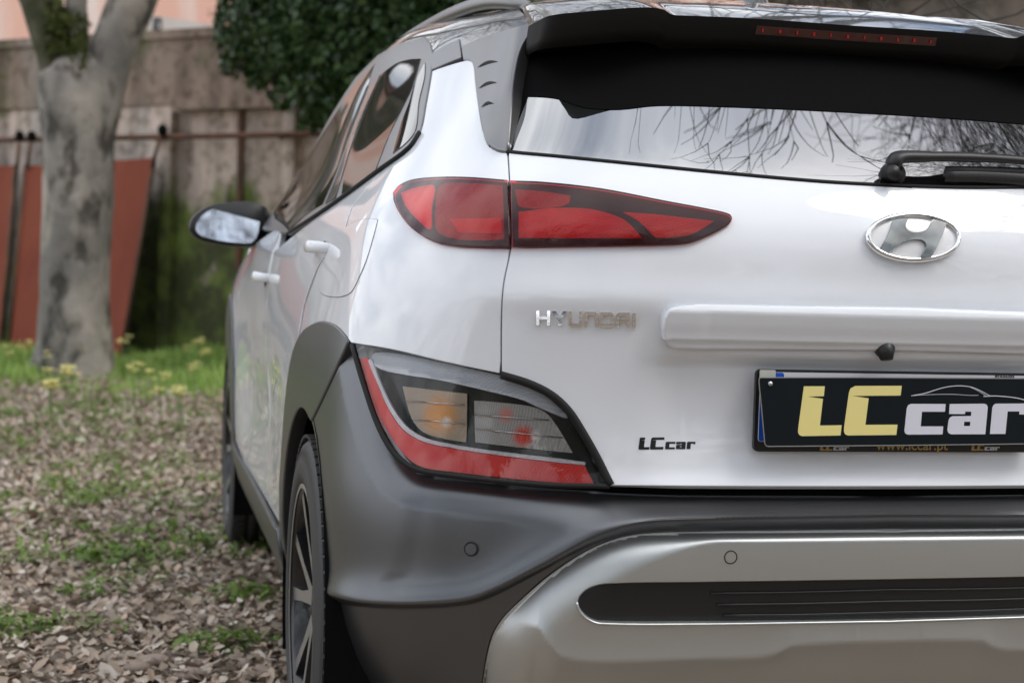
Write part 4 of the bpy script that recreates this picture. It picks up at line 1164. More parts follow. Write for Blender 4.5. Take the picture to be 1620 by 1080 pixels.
# ------------------------------------------------------------------ wheels
def lathe(prof, n, yc=0):
    """profile of (x, r) turned about the X axis"""
    V, F = [], []
    for x, r_ in prof:
        for k in range(n):
            a = 2*math.pi*k/n; V.append((x, r_*math.cos(a), r_*math.sin(a)))
    for j in range(len(prof)-1):
        for k in range(n): F.append((j*n+k, (j+1)*n+k, (j+1)*n+(k+1) % n, j*n+(k+1) % n))
    return V, F
def make_wheel(cy, s, first=None):
    """outer face towards -X for s = 1"""
    xo = -.890
    prof = [(.02, .235), (.004, .243), (-.001, .262), (.001, .285), (.006, .300), (.004, .303), (.010, .318), (.022, .329), (.034, .3325)]
    tread = []
    for g in (.062, .100, .138, .176):
        tread += [(g-.006, .334), (g-.005, .326), (g+.005, .326), (g+.006, .334)]
    prof += tread + [(.204, .3325), (.216, .329), (.230, .315), (.236, .28), (.225, .235)]
    V, F = lathe(prof, 120)
    def T(V): return [(s*(xo + p[0]), cy + p[1], HZ + p[2]) for p in V]
    ty = mesh_obj('tyre', T(V), F if s < 0 else F, M['rubber'], CAR)
    # shoulder blocks
    parts = []
    for k in range(72):
        a = 2*math.pi*k/72
        for xx, ww, rr_ in ((.030, .040, .3335), (.206, .034, .3330)):
            c = np.array([xx, rr_*math.cos(a), rr_*math.sin(a)]); rot = np.array([[1, 0, 0], [0, math.cos(a), -math.sin(a)], [0, math.sin(a), math.cos(a)]])
            sk_ = np.array([[1, 0, 0], [0, 1, 0], [0.0, 0, 1]])
            parts.append(box_vf(c, (ww, .006, .022), rot @ sk_))
    V, F = join_parts(parts)
    tb = mesh_obj('tread_blocks', T(V), F, M['rubber'], CAR, smooth_=False); tb['kind'] = 'stuff'
    reparent(tb, ty)
    V, F = lathe([(.018, .236), (.006, .240), (.006, .232), (.016, .226), (.05, .214), (.12, .205), (.20, .205)], 64)
    rim = mesh_obj('rim', T(V), F, M['alloy_d'], CAR)
    lv, lf = lathe([(.0045, .2405), (.0035, .236), (.0045, .2315)], 64); reparent(mesh_obj('rim_lip', T(lv), lf, M['alloy'], CAR), rim)
    hv, hf = lathe([(.030, .0), (.028, .030), (.034, .055), (.06, .065), (.09, .065)], 32)
    reparent(mesh_obj('hub_cap', T(hv), hf, M['alloy_d'], CAR), rim)
    for k in range(5):
        for side in (-1, 1):
            a0 = 2*math.pi*(k + .13)/5
            a1 = a0 + side*.27; a2 = a0 + side*.10
            p0 = np.array([.030, .045*math.cos(a2), .045*math.sin(a2)]); p1 = np.array([.012, .225*math.cos(a1), .225*math.sin(a1)])
            rad = (p1-p0); L_ = np.linalg.norm(rad); rad /= L_; w = np.cross(rad, (1, 0, 0)); w /= np.linalg.norm(w)
            V = []
            for p, wd, dp in ((p0, .022, .055), (p0*.5+p1*.5, .015, .045), (p1, .019, .035)):
                V += [p - w*wd/1, p + w*wd*.4, p + w*wd + np.array([dp, 0, 0]), p - w*wd + np.array([dp, 0, 0])]
            F = []
            for j in range(2):
                for q in range(4): F.append((4*j+q, 4*j+(q+1) % 4, 4*j+4+(q+1) % 4, 4*j+4+q))
            F += [(0, 1, 2, 3), (11, 10, 9, 8)]
            sp_ = mesh_obj('spoke', T(V), F, None, CAR, smooth_=False, mats=[M['alloy'], M['alloy_d']], fmat=[0, 1, 1, 1, 0, 1, 1, 1, 1, 1])
            reparent(sp_, rim)
    dv, df = lathe([(.075, .06), (.075, .150), (.095, .150), (.095, .06)], 40)
    reparent(mesh_obj('brake_disc', T(dv), df, M['disc'], CAR), rim)
    reparent(mesh_obj('wheel_barrel', T(lathe([(.11, .0), (.11, .204)], 40)[0]), lathe([(.11, .0), (.11, .204)], 40)[1], M['core'], CAR), rim)
for cy in (HUBR, HUBF):
    for s in (1, -1): make_wheel(cy, s)

# ================================================================== SURROUNDINGS
def scatter_mesh(name, V, F, mt, kind='stuff', label=None, cat=None, parent=None, mats=None, fmat=None):
    V = np.asarray(V, dtype=np.float32); F = np.asarray(F, dtype=np.int32)
    me = bpy.data.meshes.new(name); k = F.shape[1]
    me.vertices.add(len(V)); me.vertices.foreach_set('co', V.ravel())
    me.loops.add(F.size); me.loops.foreach_set('vertex_index', F.ravel())
    me.polygons.add(len(F)); me.polygons.foreach_set('loop_start', np.arange(0, F.size, k, dtype=np.int32))
    me.polygons.foreach_set('loop_total', np.full(len(F), k, dtype=np.int32)) if hasattr(me.polygons[0], 'loop_total') else None
    me.update(calc_edges=True); me.validate()
    for m in (mats or [mt]): me.materials.append(m)
    if fmat is not None: me.polygons.foreach_set('material_index', np.asarray(fmat, dtype=np.int32))
    o = bpy.data.objects.new(name, me); COL.objects.link(o)
    if parent is not None: o.parent = parent; o.matrix_parent_inverse = Matrix.Translation(-parent.location)
    return meta(o, label, cat, None, kind)
def island_mat(name, cols, rough=.7, trans=0.0, spec=.3):
    m = mat(name, cols[0], rough, spec=spec); nt = m.node_tree; b = nt.nodes['Principled BSDF']
    g = nt.nodes.new('ShaderNodeNewGeometry'); r = nt.nodes.new('ShaderNodeValToRGB')
    e = r.color_ramp.elements
    e[0].color = (*cols[0], 1); e[1].color = (*cols[-1], 1)
    for i, c in enumerate(cols[1:-1]):
        q = e.new((i+1)/(len(cols)-1)); q.color = (*c, 1)
    nt.links.new(g.outputs['Random Per Island'], r.inputs['Fac']); nt.links.new(r.outputs[0], b.inputs['Base Color'])
    if trans:
        o = nt.nodes['Material Output']; t = nt.nodes.new('ShaderNodeBsdfTranslucent'); mxn = nt.nodes.new('ShaderNodeMixShader'); mxn.inputs[0].default_value = trans
        nt.links.new(r.outputs[0], t.inputs[0]); nt.links.new(b.outputs[0], mxn.inputs[1]); nt.links.new(t.outputs[0], mxn.inputs[2]); nt.links.new(mxn.outputs[0], o.inputs[0])
    return m
M.update(
    soil=mat('damp_soil', (.15, .12, .092), .9, noise=(3.0, (.28, .23, .185), .35, .7), bump=(14, .8, .03), spec=.2),
    litter=island_mat('dry_leaves', [(.27, .205, .145), (.46, .365, .275), (.36, .275, .205), (.58, .495, .40), (.31, .24, .18), (.50, .36, .27), (.18, .14, .10), (.44, .37, .295), (.66, .59, .51), (.35, .27, .21)], .65),
    weed=island_mat('weed_leaves', [(.13, .22, .04), (.22, .33, .07), (.10, .17, .04), (.30, .40, .12)], .6, .3),
    grass=island_mat('grass_blades', [(.20, .34, .07), (.34, .50, .12), (.42, .56, .18), (.25, .39, .09)], .6, .3),
    ivy=island_mat('ivy_leaves', [(.02, .05, .014), (.04, .095, .028), (.10, .18, .055), (.025, .06, .018), (.055, .12, .035)], .38, .15, .6),
    flower=mat('yellow_petals', (.86, .80, .34), .6), stem=mat('green_stem', (.12, .2, .05), .6),
    stone=mat('pinkish_stone', (.30, .22, .17), .8, noise=(9, (.42, .34, .28), .35, .65), bump=(60, .4, .004)),
    barkm=mat('mossy_bark', (.045, .05, .02), .9, noise=(5, (.14, .125, .09), .45, .75), bump=(30, .8, .02)),
    twig=mat('bare_twigs', (.06, .05, .04), .85),
    rust=mat('rusty_iron', (.07, .04, .028), .85, noise=(5, (.17, .075, .04), .35, .7)),
    sheet=mat('red_oxide_sheet', (.17, .032, .016), .7, spec=.25, noise=(2.2, (.25, .06, .03), .3, .7, (1, 1, .35))),
    sheet_b=mat('dark_sheet_back', (.02, .016, .014), .8),
    salmon=mat('salmon_render', (.88, .52, .40), .85, noise=(1.6, (.92, .84, .76), .42, .75, (1, 1, .3))),
    beige=mat('beige_render', (.62, .55, .48), .85, noise=(2, (.72, .66, .6), .4, .7)),
    hedge=island_mat('hedge_leaves', [(.04, .075, .02), (.07, .11, .03), (.05, .09, .025)], .6, .2),
)
# bark: pale flakes over grey with dark pits
def bark_material():
    m = mat('plane_tree_bark', (.27, .24, .21), .85); nt = m.node_tree; b = nt.nodes['Principled BSDF']
    tc = nt.nodes.new('ShaderNodeTexCoord'); mp = nt.nodes.new('ShaderNodeMapping'); mp.inputs['Scale'].default_value = (1, 1, .6)
    nt.links.new(tc.outputs['Object'], mp.inputs[0])
    def nz(s, d): 
        n = nt.nodes.new('ShaderNodeTexNoise'); n.inputs['Scale'].default_value = s; n.inputs['Detail'].default_value = d; nt.links.new(mp.outputs[0], n.inputs['Vector']); return n
    a, c, d = nz(2.4, 8), nz(6.5, 12), nz(7, 3)
    r1 = nt.nodes.new('ShaderNodeValToRGB'); r1.color_ramp.elements[0].position = .38; r1.color_ramp.elements[1].position = .62
    r1.color_ramp.elements[0].color = (.20, .185, .165, 1); r1.color_ramp.elements[1].color = (.44, .395, .34, 1)
    nt.links.new(a.outputs['Fac'], r1.inputs[0])
    r2 = nt.nodes.new('ShaderNodeValToRGB'); r2.color_ramp.elements[0].position = .36; r2.color_ramp.elements[1].position = .50
    r2.color_ramp.elements[0].color = (.26, .255, .235, 1); r2.color_ramp.elements[1].color = (1, 1, 1, 1)
    nt.links.new(c.outputs['Fac'], r2.inputs[0])
    mm = nt.nodes.new('ShaderNodeMix'); mm.data_type = 'RGBA'; mm.blend_type = 'MULTIPLY'; mm.inputs['Factor'].default_value = 1
    nt.links.new(r1.outputs[0], mm.inputs['A']); nt.links.new(r2.outputs[0], mm.inputs['B']); nt.links.new(mm.outputs['Result'], b.inputs['Base Color'])
    bp = nt.nodes.new('ShaderNodeBump'); bp.inputs['Strength'].default_value = 1.0; bp.inputs['Distance'].default_value = .06
    nt.links.new(c.outputs['Fac'], bp.inputs['Height']); nt.links.new(bp.outputs[0], b.inputs['Normal'])
    return m
M['bark'] = bark_material()

# ground
gn = 60; gs = np.concatenate([[-400, -120, -50], np.linspace(-24, 30, gn), [60, 130, 400]]); XX, YY = np.meshgrid(gs, gs)
def ground_z(x, y):
    d = np.exp(-((x)/1.6)**2 - ((y-2)/3.2)**2)
    return (1-d) * (.02*np.sin(x*1.9+.4)*np.cos(y*1.3) + .015*np.sin(x*.8 + y*2.1)) * (np.hypot(x, y) < 40)
ZZ = ground_z(XX, YY); m_ = len(gs)
I, J = np.meshgrid(np.arange(m_-1), np.arange(m_-1)); A = (J*m_ + I).ravel()
scatter_mesh('ground', np.stack([XX.ravel(), YY.ravel(), ZZ.ravel()], 1), np.stack([A, A+1, A+m_+1, A+m_], 1), M['soil'], kind='structure')

def in_view(x, y, pad=.6):
    dx, dy = x - CAM[0], y - CAM[1]; z = dx*cf[0] + dy*cf[1]; s_ = dx*cr[0] + dy*cr[1]
    return (z > .5) & (s_ > -z*(810/FPX) - pad) & (s_ < z*(810/FPX) + pad)
# dry leaves: curled quads
def litter(n, xr, yr, smin, smax, dens=None):
    x = rng.uniform(*xr, n); y = rng.uniform(*yr, n); s = rng.uniform(smin, smax, n); a = rng.uniform(0, 2*np.pi, n)
    tilt = rng.normal(0, .42, n); tl2 = rng.normal(0, .38, n); el = rng.uniform(.45, .8, n); cur = rng.uniform(-.3, .45, n)
    base = ground_z(x, y) + rng.uniform(.004, .035, n)
    L = np.array([(-1, 0, 0), (-.45, -1, 1), (.45, -.8, 1), (1, 0, .3), (.4, .85, 1), (-.5, .9, 1)])
    P = np.zeros((n, 6, 3))
    for k, (u_, v_, w_) in enumerate(L):
        px_ = u_*s*.5*rng.uniform(.75, 1.15, n); py_ = v_*s*el*.5*rng.uniform(.75, 1.15, n)
        pz_ = w_*cur*s*.4 + tilt*px_ + tl2*py_
        P[:, k] = np.stack([x + px_*np.cos(a) - py_*np.sin(a), y + px_*np.sin(a) + py_*np.cos(a), base + np.maximum(pz_, -.02)], 1)
    b = np.arange(n)*6
    F = np.concatenate([np.stack([b, b+1, b+2, b+3], 1), np.stack([b, b+3, b+4, b+5], 1)])
    return P.reshape(-1, 3), F
Vl, Fl = [], []
o_ = 0
for args in ((78000, (-4.2, .2), (.9, 7.5), .010, .038), (2200, (-4.2, .2), (.9, 7.5), .035, .062), (42000, (-4.5, .5), (7, 11), .016, .048), (14000, (-9, 9), (-6, 13), .03, .07), (22000, (-5, 5), (-4.5, 1.2), .014, .05), (9000, (.2, 4.5), (1, 7), .014, .05), (3000, (.3, 1.6), (.2, 3), .02, .06)):
    v_, f_ = litter(*args); Vl.append(v_); Fl.append(f_ + o_); o_ += len(v_)
scatter_mesh('leaf_litter', np.concatenate(Vl), np.concatenate(Fl), M['litter'], label='dry brown fallen leaves covering the bare earth', cat='leaf litter')

def blades(x, y, h, w, lean=.5, z0=None):
    n = len(x); a = rng.uniform(0, 2*np.pi, n); la = rng.uniform(0, 2*np.pi, n); ln = rng.uniform(.1, 1, n)*lean*h
    z = ground_z(x, y) if z0 is None else z0
    P = np.zeros((n, 5, 3)); cx_, sx_ = np.cos(a)*w, np.sin(a)*w
    P[:, 0] = np.stack([x - cx_*.7, y - sx_*.7, z], 1); P[:, 1] = np.stack([x + cx_*.7, y + sx_*.7, z], 1)
    mx_, my_ = x + np.cos(la)*ln*.35, y + np.sin(la)*ln*.35
    P[:, 2] = np.stack([mx_ + cx_, my_ + sx_, z + h*.6], 1); P[:, 3] = np.stack([mx_ - cx_, my_ - sx_, z + h*.6], 1)
    P[:, 4] = np.stack([x + np.cos(la)*ln, y + np.sin(la)*ln, z + h], 1)
    b = np.arange(n)*5
    return P.reshape(-1, 3), np.concatenate([np.stack([b, b+1, b+2], 1), np.stack([b, b+2, b+3], 1), np.stack([b+3, b+2, b+4], 1)])
# weeds among the leaves: small broad-leaved tufts
def weeds(cx_, cy_, rad, nleaf, hmax):
    n = int(nleaf.sum()); idx = np.repeat(np.arange(len(cx_)), nleaf)
    r_ = rad[idx]*np.sqrt(rng.uniform(0, 1, n)); a = rng.uniform(0, 2*np.pi, n)
    x = cx_[idx] + r_*np.cos(a); y = cy_[idx] + r_*np.sin(a)
    h = hmax[idx]*rng.uniform(.3, 1, n)*(1.1 - .6*r_/rad[idx]); z = ground_z(x, y) + h
    s = rng.uniform(.006, .017, n)*(.6 + 6*rad[idx]); s = np.minimum(s, .024); t = rng.normal(0, .5, n); t2 = rng.normal(0, .5, n); b_ = rng.uniform(0, 2*np.pi, n)
    P = np.zeros((n, 4, 3))
    for k, (u_, v_) in enumerate(((-1, 0), (0, -.45), (1, 0), (0, .45))):
        dx, dy = u_*s*np.cos(b_) - v_*s*np.sin(b_), u_*s*np.sin(b_) + v_*s*np.cos(b_)
        P[:, k] = np.stack([x + dx, y + dy, z + dx*t + dy*t2], 1)
    b = np.arange(n)*4
    return P.reshape(-1, 3), np.stack([b, b+1, b+2, b+3], 1)
nw = 3400
wx = rng.uniform(-4.2, .3, nw); wy = 1.0 + 12*rng.uniform(0, 1, nw)**1.3
keep = (np.sin(wx*2.1 + wy*.7) + np.sin(wy*1.7 - wx) + rng.normal(0, .9, nw)) > -.1
wx, wy = wx[keep], wy[keep]; rad = .015 + .10*rng.uniform(0, 1, len(wx))**1.8; nl = (rad*380).astype(int) + 8
extra_c = [(560/3, 890, .16), (150, 892, .12), (235, 898, .12), (270, 850, .10), (440/3, 950, .10), (385, 955, .12), (15, 1015, .10), (330, 1030, .10), (370, 1035, .08), (165, 640, .18), (40, 1010, .1), (300, 870, .1), (100, 790, .1), (160, 800, .1)]
ex = np.array([(*at_z(a, b, 0)[:2], c) for a, b, c in extra_c])
wx = np.concatenate([wx, ex[:, 0]]); wy = np.concatenate([wy, ex[:, 1]]); rad = np.concatenate([rad, ex[:, 2]]); nl = np.concatenate([nl, np.full(len(ex), 100)])
v_, f_ = weeds(wx, wy, rad, nl, rng.uniform(.03, .075, len(wx)) + rad*.3)
scatter_mesh('weeds', v_, f_, M['weed'], label='low green weeds growing in tufts through the fallen leaves', cat='weeds')
# grass strip along the wall
WP0 = np.array([-1.95, 15.0, 0.0]); WA = np.array([.736, -.677, 0]); WA /= np.linalg.norm(WA); WN = np.array([-WA[1]*-1, -WA[0]*1, 0])
WN = np.array([WA[1], -WA[0], 0])                        # towards the camera
if WN @ (CAM - WP0) < 0: WN = -WN
def wpt(s, off, z): return WP0 + WA*s + WN*off + np.array([0, 0, z])
def wall_px(x, y, off=0.0):
    P = at_plane(x, y, WP0 + WN*off, WN); return (P - WP0) @ WA, P[2]
ns = 90000
s_ = rng.uniform(-14, 10, ns); t_ = rng.uniform(.1, 6.5, ns); Pg = WP0[None] + s_[:, None]*WA + t_[:, None]*WN
edge = 9.75 + .35*np.sin(Pg[:, 0]*2.3) + rng.normal(0, .3, ns)
ok = (Pg[:, 1] > edge) & ((np.abs(Pg[:, 0]) < 6) | (rng.uniform(0, 1, ns) < .6)); Pg = Pg[ok]
hh = rng.uniform(.04, .15, len(Pg)) * (1 + .7*np.sin(Pg[:, 0]*3.1)*np.sin(Pg[:, 1]*2.3))
v_, f_ = blades(Pg[:, 0], Pg[:, 1], hh, rng.uniform(.005, .011, len(Pg)))
scatter_mesh('grass', v_, f_, M['grass'], label='strip of bright green grass at the foot of the old wall', cat='grass')
# flowers
fl_px = [(110, 588), (80, 612), (132, 557), (75, 562), (83, 542), (156, 544), (194, 542), (315, 539), (328, 559), (305, 581), (219, 581), (239, 595), (263, 599), (280, 620), (252, 618), (76, 589), (33, 553), (48, 545), (140, 568), (209, 583), (294, 552), (18, 557), (8, 551), (127, 560), (116, 590), (322, 559), (312, 545), (203, 535), (285, 618), (103, 585)]
FLAB = {(110, 588): 'largest clump of pale yellow blossoms, in front of the tree trunk', (80, 612): 'low yellow blossom clump nearest the leaf litter, left of the trunk', (132, 557): 'yellow blossom clump against the base of the trunk',
 (156, 544): 'yellow flower at the right edge of the trunk base', (194, 542): 'yellow flower before the foot of the right red sheet', (315, 539): 'tall yellow flower nearest the moss stained wall, by the car', (305, 581): 'single yellow flower in the grass left of the front wheel', (280, 620): 'yellow flower at the front edge of the grass, close to the front wheel', (8, 551): 'yellow flower at the extreme left edge of the picture'}
def make_flower(x, y):
    big = 1.0 if (x, y) in ((110, 588), (80, 612), (132, 557)) else .75
    h = .26; P = at_z(x, y, h)
    if P[1] > 12.5 or y < 575: P = CAM + (P - CAM)*((10.6 + rnd.random()*1.5 - CAM[1])/(P[1] - CAM[1])); h = max(P[2], .12)
    root = empty('wildflower', (P[0], P[1], 0), FLAB.get((x, y), 'small yellow wildflower on a thin stem in the grass strip before the wall'), 'flower', 'yellow wildflowers in the grass strip')
    tube('stem', [(P[0]+.02, P[1], -.01), (P[0]+.01, P[1], h*.5), (P[0], P[1], h)], .004, M['stem'], root, n=4)
    parts = []
    for k in range(5 if big < 1 else 9):
        c = np.array([P[0] + rnd.uniform(-.035, .035)*big, P[1] + rnd.uniform(-.03, .03), h + rnd.uniform(-.025, .03)])
        for q in range(5):
            a = 2*math.pi*q/5 + k; r_ = .034*big; u_ = np.array([math.cos(a), math.sin(a), .35]); w_ = np.array([-math.sin(a), math.cos(a), 0])
            parts.append(([c, c + u_*r_ - w_*r_*.45, c + u_*r_*1.35, c + u_*r_ + w_*r_*.45], [(0, 1, 2, 3)]))
    V, F = join_parts(parts); mesh_obj('blossom', V, F, M['flower'], root, smooth_=False)
for p in fl_px: make_flower(*p)
# stones near the camera
st_px = [(205, 1062, 34, 12), (65, 987, 26, 6), (245, 1050, 22, 8), (300, 1072, 24, 7), (277, 984, 10, 4), (285, 1001, 14, 4), (253, 988, 9, 4), (315, 982, 12, 5), (395, 1000, 12, 5), (235, 1052, 18, 8), (160, 1068, 8, 5), (410, 1068, 30, 8), (30, 1052, 14, 5), (355, 990, 14, 4), (425, 1000, 16, 4), (430, 952, 22, 4), (140, 853, 20, 5), (385, 1055, 14, 4), (350, 1003, 15, 5), (305, 930, 9, 5)]
st_lab = ['large rounded tan stone, half sunk in the litter near the bottom edge', 'flat tan stone lying alone near the left edge among leaves',
 'small stone touching the far side of the large rounded tan stone', 'low stone at the bottom edge between the large tan stone and the broad flat one',
 'leftmost stone of the middle trio in front of the weeds', 'flat oval stone, lowest of the middle cluster amid the litter', 'small stone at the far left of the middle cluster',
 'pale rounded stone right of the middle cluster, towards the tyre', 'rounded stone close to the rear tyre, level with the hub', 'stone overlapping the large rounded tan stone from behind',
 'tiny stone at the bottom edge, left of the large tan stone', 'broad flat stone right beside the rear tyre at the bottom edge', 'small stone at the bottom left corner of the picture',
 'flat stone between the middle cluster and the rear tyre', 'flat stone almost touching the rear tyre sidewall', 'thin flat reddish stone by the rear wheel, beyond the weeds',
 'orange brown stone farthest back amid weeds and leaves', 'small stone left of the broad flat stone by the tyre', 'thin stone between the middle cluster and the broad flat stone', 'small pale stone beyond the middle cluster, at the edge of the weeds']
for i, (x, y, a, b) in enumerate(st_px):
    P = at_z(x, y, 0.0); k = np.linalg.norm(P - CAM)/FPX; P = at_z(x, y, .012)
    v, f = ellipsoid_vf((0, 0, 0), (a*k, a*k*rnd.uniform(.6, .9), min(.035, max(.016, b*k*.9))), 16, 9)
    rr = rnd.uniform(0, 3); v = [(p[0]*(1 + .12*math.sin(3*math.atan2(p[1], p[0]) + rr)) , p[1]*(1 + .1*math.sin(2*math.atan2(p[1], p[0]) + 2*rr)), p[2]) for p in v]
    o = mesh_obj('stone', v, f, M['stone']); o.location = (P[0], P[1], float(ground_z(P[0], P[1])) + .014); o.rotation_euler = (0, 0, rnd.uniform(-.4, .4))
    meta(o, st_lab[i], 'stone', 'stones in the leaf litter')

# ------------------------------------------------------------------ the old wall
def wall_material(name, lo, hi, streak=.5, moss=.5):
    m = mat(name, lo, .9, spec=.2); nt = m.node_tree; b = nt.nodes['Principled BSDF']; L = nt.links
    tc = nt.nodes.new('ShaderNodeTexCoord')
    def nz(scale, vec, d=6):
        mp = nt.nodes.new('ShaderNodeMapping'); mp.inputs['Scale'].default_value = vec; L.new(tc.outputs['Object'], mp.inputs[0])
        n = nt.nodes.new('ShaderNodeTexNoise'); n.inputs['Scale'].default_value = scale; n.inputs['Detail'].default_value = d; L.new(mp.outputs[0], n.inputs['Vector']); return n
    def ramp(n, p0, p1, c0, c1):
        r = nt.nodes.new('ShaderNodeValToRGB'); r.color_ramp.elements[0].position = p0; r.color_ramp.elements[1].position = p1
        r.color_ramp.elements[0].color = (*c0, 1); r.color_ramp.elements[1].color = (*c1, 1); L.new(n, r.inputs[0]); return r.outputs[0]
    def mix(f, a, c, mode='MIX'):
        x = nt.nodes.new('ShaderNodeMix'); x.data_type = 'RGBA'; x.blend_type = mode
        if isinstance(f, float): x.inputs['Factor'].default_value = f
        else: L.new(f, x.inputs['Factor'])
        for s__, v in (('A', a), ('B', c)):
            if isinstance(v, tuple): x.inputs[s__].default_value = (*v, 1)
            else: L.new(v, x.inputs[s__])
        return x.outputs['Result']
    base = ramp(nz(1.1, (1, 1, .5)).outputs['Fac'], .35, .65, lo, hi)
    pink = ramp(nz(.9, (1, 1, .35), 3).outputs['Fac'], .5, .62, (0, 0, 0), (1, 1, 1))
    base = mix(pink, base, tuple(min(1, c*k) for c, k in zip(hi, (1.08, .96, .90))))
    st = ramp(nz(3.5, (1, 1, .12)).outputs['Fac'], .36, .58, (1-streak,)*3, (1, 1, 1))
    base = mix(1.0, base, st, 'MULTIPLY')
    pit = ramp(nz(9, (1, 1, 1)).outputs['Fac'], .36, .5, (.62, .6, .56), (1, 1, 1))
    base = mix(1.0, base, pit, 'MULTIPLY')
    sp = nt.nodes.new('ShaderNodeSeparateXYZ'); L.new(tc.outputs['Object'], sp.inputs[0])
    mr = nt.nodes.new('ShaderNodeMapRange'); mr.inputs['From Min'].default_value = 1.7; mr.inputs['From Max'].default_value = .2; L.new(sp.outputs['Z'], mr.inputs['Value'])
    ad = nt.nodes.new('ShaderNodeMath'); ad.operation = 'MULTIPLY_ADD'; ad.inputs[1].default_value = .42; L.new(mr.outputs[0], ad.inputs[0]); L.new(nz(1.5, (1, 1, .7)).outputs['Fac'], ad.inputs[2])
    mo = ramp(ad.outputs[0], .61, .72, (0, 0, 0), (moss,)*3)
    mcol = ramp(nz(4, (1, 1, 1)).outputs['Fac'], .4, .65, (.055, .07, .025), (.17, .23, .05))
    base = mix(mo, base, mcol)
    L.new(base, b.inputs['Base Color'])
    bp = nt.nodes.new('ShaderNodeBump'); bp.inputs['Strength'].default_value = .6; bp.inputs['Distance'].default_value = .04
    L.new(nz(7, (1, 1, .7)).outputs['Fac'], bp.inputs['Height']); L.new(bp.outputs[0], b.inputs['Normal'])
    return m
M['wall_low'] = wall_material('stained_plaster', (.34, .30, .27), (.68, .62, .57), .55, .95)
M['wall_up'] = wall_material('weathered_concrete', (.16, .15, .125), (.33, .28, .24), .5, .5)
WR = Matrix((( WA[0], WN[0], 0), (WA[1], WN[1], 0), (0, 0, 1)))
rotw = np.array([[WA[0], WN[0], 0], [WA[1], WN[1], 0], [0, 0, 1]])
def wbox(name, s0, s1, o0, o1, z0, z1, mt, parent=None):
    V, F = box_vf((0, 0, 0), (s1-s0, o1-o0, z1-z0), rotw); c = wpt((s0+s1)/2, (o0+o1)/2, (z0+z1)/2)
    return mesh_obj(name, [v + c for v in V], F, mt, parent, smooth_=False)
ztop = wall_px(100, 73)[1]; zled = wall_px(360, 161, .1)[1]
WALL = empty('old_wall', wpt(0, 0, 0), 'tall weathered concrete wall with stains and moss behind the grass', 'wall')
SE = 19.0
wbox('lower_wall', -26, SE, -.30, 0, -.3, zled, M['wall_low'], WALL)
wbox('upper_wall', -26, SE, -.30, .035, zled+.002, ztop, M['wall_up'], WALL)
wbox('coping', -26, SE, -.34, .07, ztop+.002, ztop+.09, M['wall_up'], WALL)
sp_ = wall_px(262, 300, .1)[0]; sq_ = wall_px(456, 300, .1)[0]; step = sq_ - sp_
wbox('ledge', sp_ + .1, SE, .037, .16, zled-.07, zled+.05, M['wall_up'], WALL)
k = 0
for q in range(-9, 7):
    s0 = sp_ + step*q
    if s0 + .14 < SE: wbox('pilaster', s0-.07, s0+.07, .002, .12, -.2, zled-.075, M['wall_low'], WALL)
s_r = wall_px(378, 300, .03)[0]
wbox('rusty_strap', s_r-.03, s_r+.03, .004, .03, .9, zled-.08, M['rust'], WALL)
zr0 = wall_px(30, 221, .22)[1]
tube('rusty_pipe', [wpt(-24, .22, zr0), wpt(-10, .22, zr0+.01), wpt(0, .22, zr0), wpt(8, .22, zr0), wpt(SE, .22, zr0)], .028, M['rust'], WALL, n=8)
for q in range(-9, 7):
    s0 = sp_ + step*q
    if s0 < SE - .2: tube('pipe_bracket', [wpt(s0, .11, zr0+.0), wpt(s0, .25, zr0-.03)], .02, M['rust'], WALL, n=6)
# red sheets leaning on the wall: top edge and foot from the photo
def sheet(tl, tr, br, bl, lab, off_top=.30, off_bot=.75):
    def pt(p, off): return at_plane(p[0], p[1], WP0 + WN*off, WN)
    A_, B_ = pt(tl, off_top), pt(tr, off_top); C_, D_ = pt(br, off_bot), pt(bl, off_bot)
    for q in (C_, D_): q[2] = min(q[2], .02)
    nn = np.cross(B_-A_, D_-A_); nn /= np.linalg.norm(nn)
    if nn @ WN < 0: nn = -nn
    t = -nn*.045
    V = [A_, B_, C_, D_, A_+t, B_+t, C_+t, D_+t]
    F = [(0, 1, 2, 3), (7, 6, 5, 4), (0, 4, 5, 1), (1, 5, 6, 2), (2, 6, 7, 3), (3, 7, 4, 0)]
    root = empty('metal_sheet', tuple((C_+D_)/2), lab, 'metal sheet', 'red metal sheets leaning on the wall')
    mesh_obj('sheet_face', V, F, None, root, smooth_=False, mats=[M['sheet'], M['sheet_b']], fmat=[0, 1, 1, 1, 1, 1])
    for (p, q) in ((A_, D_), (B_, C_)):
        tube('edge_angle', [p - nn*.0 + np.array([0, 0, .01]), q], .022, M['rust'], root, n=4)
    return root
sheet((-60, 263), (24, 262), (0, 548), (-90, 550), 'red oxide painted sheet at the far left, cut by the picture edge')
sheet((41, 262), (150, 260), (118, 548), (14, 548), 'red oxide painted sheet mostly hidden behind the tree trunk, left of it')
sheet((152, 256), (243, 250), (191, 549), (118, 549), 'red oxide painted sheet standing just right of the tree trunk')
for (xa, ya, xb, yb, lab) in ((31, 216, 27, 268, 'left of two short black topped rods above the red sheets'), (50, 216, 43, 266, 'right of two short black topped rods above the red sheets'), (257, 206, 240, 264, 'rusty slanting rod hooked on the pipe over the right red sheet')):
    a = at_plane(xa, ya, WP0 + WN*.27, WN); b = at_plane(xb, yb, WP0 + WN*.34, WN)
    r0 = empty('hooked_rod', tuple(b), lab, 'metal rod')
    tube('rod', [a, b], .018, M['rust'], r0, n=6)
    v, f = ellipsoid_vf(a, (.05, .05, .06), 8, 6); mesh_obj('rod_end', v, f, M['core'], r0)

